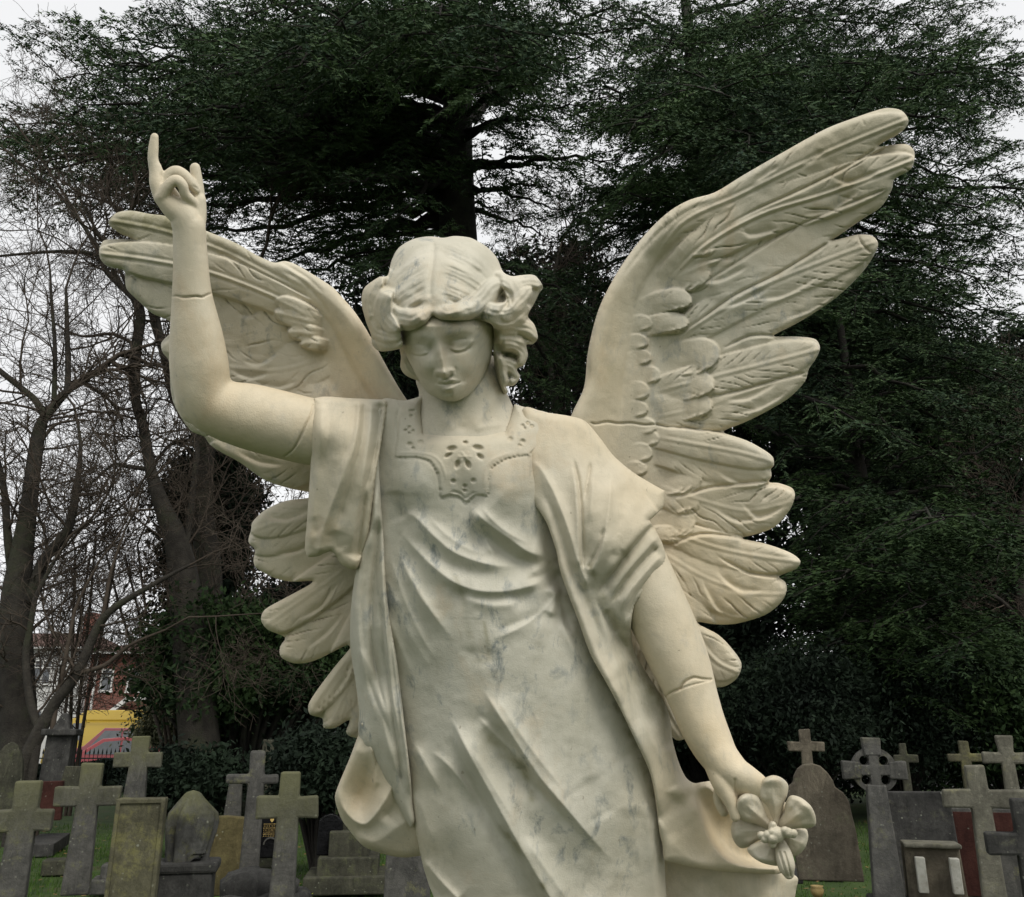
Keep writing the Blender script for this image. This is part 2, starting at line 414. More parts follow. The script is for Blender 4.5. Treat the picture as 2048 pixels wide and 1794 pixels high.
# ---------------------------------------------------------------- trees
class Acc:
    def __init__(s): s.V, s.F, s.n = [], [], 0
    def tube(s, P, R, k=5):
        P = np.asarray(P, float); R = np.asarray(R, float); m = len(P)
        T = np.gradient(P, axis=0); T /= np.linalg.norm(T, axis=1)[:, None]+1e-9
        ref = np.array([.3, .2, 1.0]) if abs(T[0, 2]) < .8 else np.array([1, .2, .1])
        U = np.cross(T, ref); U /= np.linalg.norm(U, axis=1)[:, None]+1e-9; Wv = np.cross(T, U)
        a = np.arange(k)*2*math.pi/k
        V = P[:, None]+R[:, None, None]*(np.cos(a)[None, :, None]*U[:, None]+np.sin(a)[None, :, None]*Wv[:, None])
        I = s.n+np.arange(m*k).reshape(m, k); J = np.roll(I, -1, 1)
        s.V.append(V.reshape(-1, 3)); s.F.append(np.stack([I[:-1], J[:-1], J[1:], I[1:]], -1).reshape(-1, 4)); s.n += m*k
    def build(s, name, mat, parent=None):
        return mesh_obj(name, np.concatenate(s.V), np.concatenate(s.F), mat, parent)
def bez(a, b, c, n):
    t = np.linspace(0, 1, n)[:, None]; return (1-t)**2*a+2*t*(1-t)*b+t*t*c
def frond_tris(P, D, L, r, k=12, size=1.0, droop=.35):
    """needle sprays: P origin, D direction (N,3), L length (N); k slim triangles each side-swept; returns (N*k*3, 3)"""
    N = len(P); D = D/(np.linalg.norm(D, axis=1)[:, None]+1e-9)
    side = np.cross(D, [0, 0, 1.0]); side /= np.linalg.norm(side, axis=1)[:, None]+1e-6; out = []
    for j in range(k):
        t = (j+.5)/k*np.ones(N)+(r.random(N)-.5)*.12; sg = 1 if j % 2 else -1
        o = P+D*(L*t)[:, None]-np.array([0, 0, 1.0])*(droop*L*t*t)[:, None]
        d = D*.75+side*sg*(.55+.35*r.random(N))[:, None]+(r.random((N, 3))-.5)*.5; d[:, 2] -= .15
        d /= np.linalg.norm(d, axis=1)[:, None]
        ln = L*(.24+.18*r.random(N))*(1-.35*t)*size
        n_ = np.cross(d, r.random((N, 3))-.5); n_ /= np.linalg.norm(n_, axis=1)[:, None]+1e-6
        w = ln*(.26+.16*r.random(N))
        out += [o-n_*w[:, None]*.5, o+n_*w[:, None]*.5+d*(ln*.2)[:, None], o+d*ln[:, None]]
    return np.stack(out, 1).reshape(N, k, 3, 3).reshape(-1, 3)
def cedar(name, label, base, top_z, r0, limbs, seed, mat=CEDAR, dens=1.0, group=None, fl=.5, trunk_pts=None, bark=BARK, droop=.35, jit=2):
    """a tall conifer: base (x, y), limbs = [(z on the trunk, end point)]"""
    r = np.random.default_rng(seed); root = empty(name, (base[0], base[1], 0)); tag(root, label, 'tree', group)
    wood = Acc(); zs = np.linspace(-.3, top_z, 16); wob = .25*np.sin(zs*.35+seed)
    tp = np.stack([base[0]+wob*.6, base[1]+wob, zs], -1); rr = r0*(1-zs/top_z*.8)*(1+.5*np.exp(-np.maximum(zs, 0)/.8))
    tr = Acc(); tr.tube(tp, rr, 14)
    def trunk_at(z): return np.array([np.interp(z, zs, tp[:, i]) for i in range(3)]), np.interp(z, zs, rr)
    FP, FD, FL = [], [], []
    for (z0, end) in limbs:
        for q in range(jit):
            j = q > 0
            e = np.array(end, float)+(r.normal(0, 1, 3)*np.array([.8, 1.3, .5]) if j else 0); z = z0+(r.normal(0, .5) if j else 0)
            a, ra = trunk_at(z); Lb = np.linalg.norm(e-a); mid = (a+e)/2+np.array([r.normal(0, .05)*Lb, r.normal(0, .05)*Lb, .10*Lb])
            P = bez(a, mid, e, 14); P[1:-1] += r.normal(0, .012*Lb, (12, 3))
            R = np.linspace(min(ra*.42, .03+.017*Lb), .012, 14); wood.tube(P, R, 6)
            ts = np.arange(.16, 1.0, .42/Lb/dens); ts = ts+r.random(len(ts))*.02
            for i, t in enumerate(ts):
                if t > 1: continue
                p = np.array([np.interp(t, np.linspace(0, 1, 14), P[:, c]) for c in range(3)])
                d = P[min(int(t*13)+1, 13)]-P[min(int(t*13), 12)]; d /= np.linalg.norm(d)+1e-9
                s_ = np.cross(d, [0, 0, 1.0]); s_ /= np.linalg.norm(s_)+1e-9
                sg = 1 if i % 2 else -1
                d2 = d*(.55+.3*r.random())+s_*sg*(.6+.5*r.random())+np.array([0, 0, r.normal(.06, .22)]); d2 /= np.linalg.norm(d2)
                L2 = (.22*Lb*(1-.55*t)*(.6+.7*r.random())+.5)
                L2 = min(L2, 3.2)
                m2 = p+d2*L2*.5+np.array([0, 0, .08*L2]); e2 = p+d2*L2-np.array([0, 0, .12*L2*r.random()*2])
                Q = bez(p, m2, e2, 6); wood.tube(Q, np.linspace(.012+.008*L2, .006, 6), 3)
                nf = max(3, int(L2/.092*dens)); tt = .12+.88*(np.arange(nf)+r.random(nf))/nf
                qp = np.stack([np.interp(tt, np.linspace(0, 1, 6), Q[:, c]) for c in range(3)], -1)
                dq = (e2-p)/L2; ss = np.cross(dq, [0, 0, 1.0]); ss /= np.linalg.norm(ss)+1e-9
                sgn = np.where(np.arange(nf) % 2, 1, -1)[:, None]
                fd = dq*.7+ss*sgn*(.55+.5*r.random((nf, 1)))+r.normal(0, .22, (nf, 3)); fd[:, 2] += .05
                FP.append(qp+r.normal(0, .04, (nf, 3))); FD.append(fd); FL.append(fl*(.6+.7*r.random(nf))*(1-.3*tt))
    FP, FD, FL = np.concatenate(FP), np.concatenate(FD), np.concatenate(FL)
    T = frond_tris(FP, FD, FL, r, droop=droop)
    tr.build('trunk', bark, root); wood.build('branches', bark, root)
    mesh_obj('foliage', T, np.arange(len(T)).reshape(-1, 3), mat, root, smooth=False)
    return root
def P3(x, y, Y): v = at(x, y, Y); return (v.x, v.y, v.z)
def zpx(x, y, Y): return at(x, y, Y).z
# great cedar behind the head
A0 = P3(899, 1500, 21)
A_l = [((340, 21), (15, 250, 21)), ((300, 21), (30, 300, 22)), ((270, 21), (110, 160, 21)), ((220, 21), (190, 90, 21)), ((350, 21), (60, 330, 19)), ((370, 21), (170, 395, 21)), ((380, 21), (250, 430, 20)),
       ((330, 21), (160, 210, 17)), ((250, 21), (220, 130, 17)), ((160, 21), (330, 50, 18)), ((120, 21), (420, -30, 19)), ((330, 21), (300, 260, 16)), ((260, 21), (360, 170, 15)), ((200, 21), (450, 100, 14)),
       ((100, 21), (560, 10, 15)), ((340, 21), (430, 340, 17)), ((200, 21), (600, 130, 13)), ((150, 21), (650, 70, 13)), ((50, 21), (760, -10, 14)),  ((150, 21), (800, 70, 13)), ((120, 21), (880, 30, 13)), ((160, 21), (1020, 60, 13)), ((100, 21), (1100, -20, 14)), ((300, 21), (1150, 200, 17)),
       ((250, 21), (1200, 100, 18)), ((350, 21), (1170, 330, 18)), ((380, 21), (1120, 420, 20)), ((390, 21), (680, 370, 17)), ((400, 21), (560, 430, 20)), ((420, 21), (640, 470, 24)), ((420, 21), (1100, 480, 23)),
       ((480, 21), (720, 560, 18)), ((500, 21), (650, 520, 21)), ((470, 21), (560, 500, 22)), ((520, 21), (1120, 560, 20)), ((560, 21), (1100, 640, 22)), ((600, 21), (1180, 720, 22)), ((600, 21), (740, 650, 20)), ((680, 21), (1130, 800, 23)),  ((300, 21), (480, 250, 27)), ((200, 21), (700, 120, 28)), ((200, 21), (1000, 120, 28)), ((330, 21), (250, 330, 25)), ((420, 21), (350, 470, 24))]
def limbs_of(L, tx):
    return [(zpx(tx, a[0], a[1]), P3(*e)) for a, e in L]
cedar('cedar_tree', 'huge dark cedar whose thick trunk rises straight behind the angel head', (A0[0], 21), 29, .85, limbs_of(A_l, 915), 11, dens=1.05, jit=2, fl=.52)
B0 = P3(1475, 1400, 25)
B_l = [((60, 25), (1925, 15, 24)), ((120, 25), (2040, 150, 25)), ((180, 25), (1960, 110, 23)), ((230, 25), (2020, 215, 25)), ((260, 25), (1960, 200, 21)), ((300, 25), (1980, 280, 22)), ((330, 25), (2045, 390, 25)),
       ((280, 25), (1850, 170, 18)), ((350, 25), (1980, 420, 20)), ((400, 25), (2045, 480, 23)), ((450, 25), (2045, 560, 24)), ((480, 25), (1960, 560, 20)), ((560, 25), (2030, 640, 26)), ((580, 25), (1930, 640, 21)), ((620, 25), (2045, 760, 25)),
       ((650, 25), (1980, 740, 21)), ((700, 25), (2045, 850, 25)), ((720, 25), (1900, 800, 20)), ((760, 25), (2000, 880, 24)), ((800, 25), (1750, 850, 19)), ((540, 25), (1780, 560, 18)), ((440, 25), (1700, 400, 17)), ((330, 25), (1640, 230, 17)),
       ((200, 25), (1700, 120, 18)), ((100, 25), (1600, 20, 19)), ((30, 25), (1750, -60, 22)), ((250, 25), (1450, 190, 15)), ((150, 25), (1330, 90, 17)), ((330, 25), (1250, 280, 16)), ((300, 25), (1180, 200, 19)), ((380, 25), (1300, 380, 18)),
       ((420, 25), (1160, 400, 21)), ((460, 25), (1200, 480, 23)), ((560, 25), (1080, 600, 24)), ((650, 25), (1080, 720, 25)), ((740, 25), (1120, 800, 25)), ((600, 25), (1160, 640, 27)), ((450, 25), (1500, 300, 17)), ((80, 25), (1200, 20, 22)), ((500, 25), (1120, 560, 25)), ((600, 25), (1600, 620, 19)), ((350, 25), (1820, 330, 19)), ((400, 25), (1880, 420, 22)),
       ((500, 25), (1850, 500, 24)), ((620, 25), (1800, 700, 24)), ((680, 25), (1700, 760, 22)), ((200, 25), (1560, 160, 27)), ((350, 25), (1650, 330, 29)), ((560, 25), (1850, 600, 30)), ((700, 25), (1650, 750, 29))]
cedar('cedar_tree', 'broad dark cedar with layered boughs spreading behind the right-hand wing', (B0[0], 25), 30, .62, limbs_of(B_l, 1385), 12, dens=1.2, jit=2, fl=.52)
# lower evergreens on the right
C0 = P3(1790, 1480, 22)
C_l = [((z, 22), (x, y, Y)) for z, x, y, Y in ((1000, 1560, 960, 21), (1020, 1620, 1080, 19), (1060, 1700, 1000, 18), (980, 1880, 900, 20), (1000, 2000, 980, 21), (1060, 1950, 1060, 19), (1120, 2040, 1120, 22), (1150, 1900, 1160, 18), (1100, 1780, 1120, 17), (1150, 1620, 1180, 19),
        (1200, 1680, 1240, 18), (1200, 1540, 1200, 22), (1250, 1860, 1260, 18), (1280, 1600, 1300, 20), (1300, 1960, 1290, 21), (1300, 1760, 1320, 18), (920, 1700, 860, 20), (900, 1820, 800, 21), (880, 1900, 760, 23), (960, 1600, 880, 23), (1340, 1680, 1380, 20), (1340, 1880, 1370, 20), (850, 1740, 760, 24), (1000, 1740, 920, 25), (1150, 1740, 1100, 26), (1150, 1880, 1080, 26), (1250, 1640, 1240, 26))]
cedar('cypress_tree', 'drooping dark green conifer filling the gap right of the wing tips', (C0[0], 22), 14.5, .3, limbs_of(C_l, 1760), 13, mat=YEW, dens=1.1, jit=3, droop=.6, fl=.55)
# ---------------------------------------------------------------- dense evergreens
def bushy(name, label, c, rad, n, seed, mat, leaf=.09, trunk=None, cat='shrub', group=None, per=34, nclu=None, flat=.5):
    r = np.random.default_rng(seed); root = empty(name, (c[0], c[1], 0)); tag(root, label, cat, group); c = np.array(c, float); rad = np.array(rad, float)
    k = nclu or n//per; d = r.normal(0, 1, (k, 3)); d /= np.linalg.norm(d, axis=1)[:, None]; rr = r.random(k)**.38
    lum = 1+.22*np.sin(d[:, 0]*5+seed)+.18*np.sin(d[:, 2]*7+seed*2)+.15*np.sin(d[:, 1]*6)
    C = c+d*rad*(rr*lum)[:, None]; C = C[C[:, 2] > .05]
    k = len(C); cr = .16+.3*r.random(k)*min(1, rad.mean()/1.5)
    P = (C[:, None]+r.normal(0, 1, (k, per, 3))*cr[:, None, None]*np.array([1, 1, flat])).reshape(-1, 3); N = len(P)
    u = r.normal(0, 1, (N, 3)); u /= np.linalg.norm(u, axis=1)[:, None]; v = np.cross(u, r.normal(0, 1, (N, 3))); v /= np.linalg.norm(v, axis=1)[:, None]+1e-9
    s_ = leaf*(.6+.8*r.random(N))[:, None]
    V = np.stack([P-u*s_, P+v*s_*.42, P+u*s_, P-v*s_*.42], 1).reshape(-1, 3)
    w = Acc(); g = np.array([c[0], c[1], 0])
    for i in range(min(k, 60)):
        e = C[i]; m = (g+e)/2+np.array([0, 0, .15*rad[2]]); w.tube(bez(g, m, e, 7), np.linspace((trunk or .05)*.5, .008, 7), 4)
    w.tube(np.array([[c[0], c[1], -.2], [c[0]+.03, c[1], c[2]*.5], [c[0], c[1]+.03, c[2]]]), [trunk or .06, (trunk or .06)*.8, (trunk or .06)*.4], 8)
    w.build('trunk', BARK, root); mesh_obj('foliage', V, np.arange(4*N).reshape(-1, 4), mat, root, smooth=False)
    return root
def bush_px(name, label, x, y, Y, rx, rz, n, seed, mat, ry=None, **kw):
    v = at(x, y, Y); s_ = Y/F_/ray(x, y).y
    return bushy(name, label, (v.x, Y, max(v.z, .2)), (rx*s_, ry or rx*s_*.8, rz*s_), n, seed, mat, **kw)
bush_px('yew_tree', 'dark spreading yew with greener upper boughs, left of the small wing feathers', 500, 1330, 20, 220, 120, 60000, 21, YEW, ry=2.2, leaf=.07, trunk=.22, cat='tree')
bush_px('holly_bush', 'glossy dark holly bush behind the leaning stone crosses', 640, 1535, 12, 75, 62, 16000, 22, HOLLY, leaf=.045)
bush_px('laurel_bush', 'low dark bush behind the grave cross with the flared foot', 375, 1560, 14, 80, 45, 14000, 23, HOLLY, leaf=.05)
bush_px('garden_hedge', 'pale-leaved garden shrub partly covering the brick house', 352, 1450, 30, 58, 45, 14000, 24, leaf_mat('variegated', (.05, .055, .03), (.14, .14, .08), 1.5, (.3, .3, .2)), leaf=.07)
bush_px('ivy_tree', 'tall dark ivy-clad tree between the bare trunks and the yew', 425, 1060, 23, 75, 230, 40000, 25, HOLLY, leaf=.09, trunk=.4, cat='tree', flat=1)
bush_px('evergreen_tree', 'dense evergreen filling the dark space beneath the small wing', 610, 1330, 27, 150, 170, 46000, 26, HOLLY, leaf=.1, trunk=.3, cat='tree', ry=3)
bush_px('evergreen_shrub', 'dark evergreen shrub behind the round-headed brown headstone', 1590, 1420, 19, 130, 110, 60000, 27, HOLLY, leaf=.055, ry=2)
bush_px('evergreen_shrub', 'dark evergreen shrub behind the wheel-headed cross', 1780, 1400, 21, 130, 140, 60000, 28, HOLLY, leaf=.055, ry=2)
bush_px('evergreen_shrub', 'dark evergreen shrub at the right-hand edge behind the rough cross', 1990, 1400, 21, 140, 120, 40000, 29, YEW, leaf=.07, ry=2)
bush_px('evergreen_tree', 'dark tree seen through the gap under the lowered arm', 1400, 1360, 24, 150, 210, 60000, 30, HOLLY, leaf=.09, trunk=.3, cat='tree', ry=2.5)
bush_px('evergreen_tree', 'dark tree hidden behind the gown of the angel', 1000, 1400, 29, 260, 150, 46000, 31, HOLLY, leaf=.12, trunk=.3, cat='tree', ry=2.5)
bush_px('evergreen_tree', 'far evergreen showing between the cedar boughs at the right edge', 1900, 1180, 34, 200, 170, 30000, 33, HOLLY, leaf=.13, trunk=.3, cat='tree', ry=2.5)
bush_px('evergreen_tree', 'tall dark evergreen filling the gap between the small wing and the head', 775, 720, 31, 130, 240, 26000, 34, HOLLY, leaf=.13, trunk=.3, cat='tree', ry=2.5)
bush_px('evergreen_tree', 'tall dark evergreen massed behind the wing tips on the right', 1700, 860, 34, 270, 330, 60000, 35, HOLLY, leaf=.17, trunk=.4, cat='tree', ry=3)
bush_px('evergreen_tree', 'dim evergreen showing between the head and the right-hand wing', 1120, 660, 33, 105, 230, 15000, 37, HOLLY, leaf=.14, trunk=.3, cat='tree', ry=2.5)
bush_px('evergreen_tree', 'dark evergreen behind the cypress near the right-hand edge', 1960, 900, 37, 190, 260, 36000, 36, HOLLY, leaf=.17, trunk=.4, cat='tree', ry=3)
def low_hedge(name, label, x0, x1, Y, h, seed, mat, n=50000):
    r = np.random.default_rng(seed); root = empty(name, ((x0+x1)/2, Y, 0)); tag(root, label, 'hedge')
    x = x0+(x1-x0)*r.random(n); y = Y+r.normal(0, .45, n); z = h*(.85+.2*vnoise(x, x*0+Y, 1.3, seed))*r.random(n)**.6
    P = np.stack([x, y, z], -1); u = r.normal(0, 1, (n, 3)); u /= np.linalg.norm(u, axis=1)[:, None]; v = np.cross(u, r.normal(0, 1, (n, 3))); v /= np.linalg.norm(v, axis=1)[:, None]
    s_ = .08*(.6+.8*r.random(n))[:, None]
    mesh_obj('foliage', np.stack([P-u*s_, P+v*s_*.45, P+u*s_, P-v*s_*.45], 1).reshape(-1, 3), np.arange(4*n).reshape(-1, 4), mat, root, smooth=False)
low_hedge('boundary_hedge', 'long dark hedge closing the churchyard on the right', 4.0, 22, 26, 3.6, 41, HOLLY, 90000)
low_hedge('boundary_hedge', 'dark hedge behind the angel between the yew and the cedar', -5.6, 4.0, 28, 1.9, 42, HOLLY, 50000)
def far_wood():
    r = np.random.default_rng(61); n = 26000; x = (r.random(n)-.5)*320; h = 4.5+2.5*vnoise(x, x*0, 9, 4)+1.2*vnoise(x, x*0, 3, 5)
    P = np.stack([x, 95+r.normal(0, 3, n), h*r.random(n)**.6], -1); u = r.normal(0, 1, (n, 3)); u /= np.linalg.norm(u, axis=1)[:, None]; v = np.cross(u, r.normal(0, 1, (n, 3))); v /= np.linalg.norm(v, axis=1)[:, None]
    s_ = .5*(.5+.8*r.random(n))[:, None]
    o = mesh_obj('far_wood', np.stack([P-u*s_, P+v*s_*.5, P+u*s_, P-v*s_*.5], 1).reshape(-1, 3), np.arange(4*n).reshape(-1, 4), BARK2, smooth=False); tag(o, 'distant belt of brown winter trees along the horizon', 'wood', kind='stuff')
far_wood()
# ---------------------------------------------------------------- bare trees
def bare(name, label, stems, Y, seed, twigmat=TWIG, bark=BARK2, n1=1.0, spread=1.0, up=.25, lmax=2.4, group=None, cat='tree'):
    """stems: lists of (px x, px y, px width[, extra depth]); finer branches grow out of them"""
    r = np.random.default_rng(seed); b0 = P3(stems[0][0][0], 1500, Y); root = empty(name, (b0[0], Y, 0)); tag(root, label, cat, group)
    tr, tw = Acc(), Acc(); cnt = [0]
    def grow(p, d, L, rad, depth):
        if cnt[0] > 9000 or L < .12: return
        cnt[0] += 1; n = 6 if depth < 2 else 5
        P = [p]; dd = d.copy()
        for i in range(n-1):
            dd = dd+r.normal(0, .17, 3)+np.array([0, 0, .05*up]); dd /= np.linalg.norm(dd); P.append(P[-1]+dd*L/(n-1))
        P = np.array(P); tw.tube(P, np.linspace(rad, max(rad*.45, .004), n), 4 if rad > .02 else 3)
        if depth >= 4: return
        m = {0: 7, 1: 6, 2: 4, 3: 3}[depth]
        for j in range(m):
            t = .25+.75*(j+r.random())/m; q = np.array([np.interp(t, np.linspace(0, 1, n), P[:, c]) for c in range(3)])
            s_ = np.cross(dd, r.normal(0, 1, 3)); s_ /= np.linalg.norm(s_)+1e-9
            a = .5+.6*r.random(); d2 = dd*math.cos(a)+s_*math.sin(a)*spread; d2[2] += .12*up; d2 /= np.linalg.norm(d2)
            grow(q, d2, L*(.42+.25*r.random()), max(rad*.55, .0045), depth+1)
    for si, st in enumerate(stems):
        W = [P3(p[0], p[1], Y+(p[3] if len(p) > 3 else 0)) for p in st]; sc = Y/F_/.9
        R = [max(p[2]*.5*sc, .008) for p in st]
        Q = catmull(np.column_stack([np.array(W), R]), False, 5); Pq, Rq = Q[:, :3], Q[:, 3]
        if st[0][1] > 1380: Pq[0, 2] = -.2
        (tr if Rq.max() > .05 else tw).tube(Pq, Rq, 9)
        L = np.linalg.norm(np.diff(Pq, axis=0), axis=1).sum(); m = int(L*3.0*n1)
        for j in range(m):
            t = .12+.88*(j+r.random())/m; i = min(int(t*(len(Pq)-1)), len(Pq)-2); 
            if Pq[i, 2] < 1.8: continue
            d = Pq[i+1]-Pq[i]; d /= np.linalg.norm(d)+1e-9; s_ = np.cross(d, r.normal(0, 1, 3)); s_ /= np.linalg.norm(s_)+1e-9
            a = .7+.6*r.random(); grow(Pq[i], d*math.cos(a)+s_*math.sin(a), min(lmax, .5+lmax*r.random()), min(Rq[i]*.4, .028), 1)
        d = Pq[-1]-Pq[-3]; d /= np.linalg.norm(d); grow(Pq[-1], d, lmax, Rq[-1], 0)
    if tr.V: tr.build('trunk', bark, root)
    tw.build('branches', twigmat, root)
bare('bare_tree', 'leafless tree at the left edge, its trunk forking below the wing tip', [
    [(40, 1520, 62), (34, 1350, 56), (32, 1194, 50), (55, 1028, 31), (75, 877, 25), (90, 832, 17)],
    [(90, 832, 15), (70, 800, 13), (50, 782, 12), (0, 742, 11), (-50, 700, 8)], [(90, 835, 15), (118, 802, 14), (135, 772, 12), (134, 651, 9), (132, 576, 5)], [(108, 800, 10), (110, 700, 8), (103, 600, 6), (100, 540, 4)],
    [(55, 1200, 26), (68, 1180, 24), (85, 1124, 20), (136, 1058, 17), (151, 993, 14), (161, 902, 8), (156, 850, 5)], [(30, 1180, 20), (16, 1080, 15), (8, 978, 12), (-10, 900, 9)],
    [(70, 900, 9), (110, 850, 6), (170, 840, 4)], [(150, 990, 7), (200, 985, 6), (214, 960, 4)]], 17, 51, n1=.9)
bare('bare_tree', 'tall twisting leafless tree rising past the raised elbow', [
    [(400, 1500, 70), (385, 1350, 64), (372, 1204, 58), (355, 1090, 46), (327, 1018, 32), (302, 943, 22), (286, 852, 20), (271, 797, 19), (271, 701, 22), (281, 640, 20), (276, 600, 16)],
    [(276, 605, 15), (251, 580, 14), (216, 546, 12), (191, 510, 9), (116, 503, 7), (0, 512, 5)], [(250, 580, 9), (180, 470, 8), (110, 380, 7), (60, 345, 5)], [(281, 640, 10), (262, 591, 8), (230, 520, 7), (170, 420, 5), (140, 340, 4)],
    [(270, 690, 7), (225, 668, 7), (160, 672, 5), (100, 640, 3)], [(303, 940, 9), (250, 932, 8), (225, 930, 6), (185, 965, 4)], [(372, 1100, 12), (395, 900, 10), (330, 700, 10), (300, 560, 8), (280, 470, 5)],
    [(216, 546, 6), (160, 440, 6), (90, 330, 5), (20, 230, 4)]], 18, 52, n1=.62)
bare('bare_tree', 'second leafless trunk half hidden behind the raised forearm', [
    [(415, 1500, 60), (417, 1154, 48), (402, 1003, 40), (412, 890, 32), (375, 840, 20), (345, 790, 15), (327, 711, 14), (306, 641, 12), (290, 560, 8)],
    [(412, 900, 18), (420, 780, 14), (470, 640, 10), (520, 520, 8)], [(380, 880, 8), (340, 890, 7), (300, 940, 5)]], 20, 53, n1=.5)
bare('bare_tree', 'leaning leafless tree arching over the parked cars', [
    [(44, 1535, 26), (80, 1460, 24), (113, 1401, 20), (154, 1346, 18), (205, 1237, 14), (308, 1168, 9), (380, 1130, 5)], [(80, 1460, 16), (60, 1400, 14), (52, 1300, 12), (70, 1200, 9), (110, 1120, 6)],
    [(154, 1346, 9), (210, 1330, 8), (260, 1290, 6), (330, 1260, 4)], [(113, 1401, 9), (130, 1320, 8), (150, 1220, 6), (200, 1120, 4)], [(205, 1237, 8), (220, 1150, 6), (250, 1060, 4)]], 16, 54, n1=.35)
bare('bare_thicket', 'brown leafless thicket beneath the twisting bare tree', [
    [(bx, 1500, 6), (bx+dx*.3, 1370, 5.5, dd), (bx+dx*.7, 1230, 5, dd), (bx+dx, 1090+20*(i % 3), 3.5, dd)] for i, (bx, dx, dd) in enumerate(
     ((150, 40, 0), (158, 75, 1), (140, 10, -1), (335, -60, 0), (345, -95, 1), (352, -20, -1), (328, -120, 1.5), (120, 60, 1.5)))],
    22, 55, n1=1.0, lmax=1.9, up=1.0, cat='shrub')
bare('bare_tree', 'thin leafless tree glimpsed between the head and the right-hand wing', [
    [(1130, 1500, 22), (1125, 1000, 17), (1110, 800, 13), (1090, 650, 9), (1120, 500, 6)], [(1110, 800, 8), (1150, 700, 6), (1190, 600, 4)], [(1100, 700, 7), (1060, 600, 5), (1040, 520, 3)]], 30, 56, n1=.8)
bare('bare_tree', 'leafless tree showing pale sky at the right-hand edge', [
    [(2060, 1500, 30), (2050, 1250, 24), (2035, 1100, 20), (2055, 950, 12), (2045, 850, 8)], [(2035, 1100, 12), (1990, 1040, 9), (1960, 950, 6)], [(2050, 1250, 10), (2000, 1200, 8), (1960, 1180, 5)]], 30, 57, n1=1.2)
# ---------------------------------------------------------------- gravestones and crosses
def stone_mat(name, a, b, lich, amt=.5, top=None):
    m, t, p = new_mat(name); k = NK(t); v = k.coord('Object')
    a = tuple(q*.42 for q in a); b = tuple(q*.72 for q in b)
    col = k.mix(k.ramp(k.noise(v, 4, 8, .75, .4), .34, .66), c4(*a), c4(*b))
    streak = k.ramp(k.noise(k.coord('Object', (8, 8, 2.0)), 1, 7, .78, .6), .42, .7)
    col = k.mix(k.mul(streak, .6), col, c4(a[0]*.4, a[1]*.4, a[2]*.42))
    pale = k.ramp(k.noise(k.coord('Object', (7, 7, 3)), 1.3, 7, .78, .5), .56, .7)
    col = k.mix(k.mul(pale, .55), col, c4(b[0]*1.5, b[1]*1.5, b[2]*1.45))
    th = .66-.22*amt
    col = k.mix(k.mul(k.ramp(k.noise(v, 6, 8, .78), th, th+.12), .75), col, c4(lich[0]*.8, lich[1]*.8, lich[2]*.8))
    if amt > 0:
        vo = k.n('ShaderNodeTexVoronoi'); vo.inputs['Scale'].default_value = 16; vo.inputs['Randomness'].default_value = 1; k.link(v, vo.inputs['Vector'])
        wob = k.mul(vo.outputs['Distance'], k.mul(k.noise(v, 40, 3, .6), .35), 'ADD')
        sp = k.mul(k.ramp(wob, .24, .32, c4(1, 1, 1), c4(0, 0, 0)), k.ramp(k.noise(v, 2.6, 3), .42, .58))
        col = k.mix(k.mul(sp, .5), col, c4(.30, .31, .25))
    if top:   # growth on the upper parts of the stone
        s = k.n('ShaderNodeSeparateXYZ'); k.link(v, s.inputs[0])
        f = k.mul(s.outputs['Z'], k.mul(k.noise(v, 6, 5, .7), .5), 'ADD')
        f = k.mul(f, top[0], 'SUBTRACT'); col = k.mix(k.mul(k.ramp(f, .3, .75), .75), col, c4(*top[1]))
    k.link(col, p.inputs['Base Color']); p.inputs['Roughness'].default_value = .9; p.inputs['Specular IOR Level'].default_value = .15
    k.bump(k.mix(.5, k.noise(v, 30, 6, .75), k.noise(v, 7, 4, .6)), .8, .02, p); return m
G_GREY = stone_mat('grave_stone_grey', (.10, .10, .092), (.165, .16, .145), (.20, .20, .10), .5)
G_DARK = stone_mat('grave_stone_dark', (.055, .055, .052), (.10, .098, .092), (.13, .13, .09), .35)
G_OLIVE = stone_mat('grave_stone_olive', (.115, .11, .07), (.18, .17, .11), (.20, .19, .08), .7)
G_BROWN = stone_mat('grave_stone_brown', (.16, .135, .10), (.23, .20, .15), (.16, .16, .10), .4)
G_OCHRE = stone_mat('grave_stone_ochre', (.12, .10, .045), (.18, .15, .07), (.16, .15, .06), .5)
G_PALE = stone_mat('grave_stone_pale', (.19, .18, .14), (.27, .26, .205), (.24, .23, .13), .5)
G_RED = stone_mat('red_granite', (.06, .022, .017), (.09, .035, .027), (.09, .06, .04), .1)
G_MOSS = stone_mat('grave_stone_mossy', (.065, .066, .048), (.11, .108, .078), (.11, .12, .06), .6)
G_BLACK = stone_mat('black_granite', (.006, .006, .007), (.01, .01, .011), (.012, .012, .012), 0); G_BLACK.node_tree.nodes['Principled BSDF'].inputs['Roughness'].default_value = .25
WHITE = simple_mat('white_paint', (.62, .62, .60), (.72, .72, .7), 8, .6, 0)
def ms(Y, x=1024, y=1600):
    return Y/F_/ray(x, y).y       # metres per photo pixel at distance Y
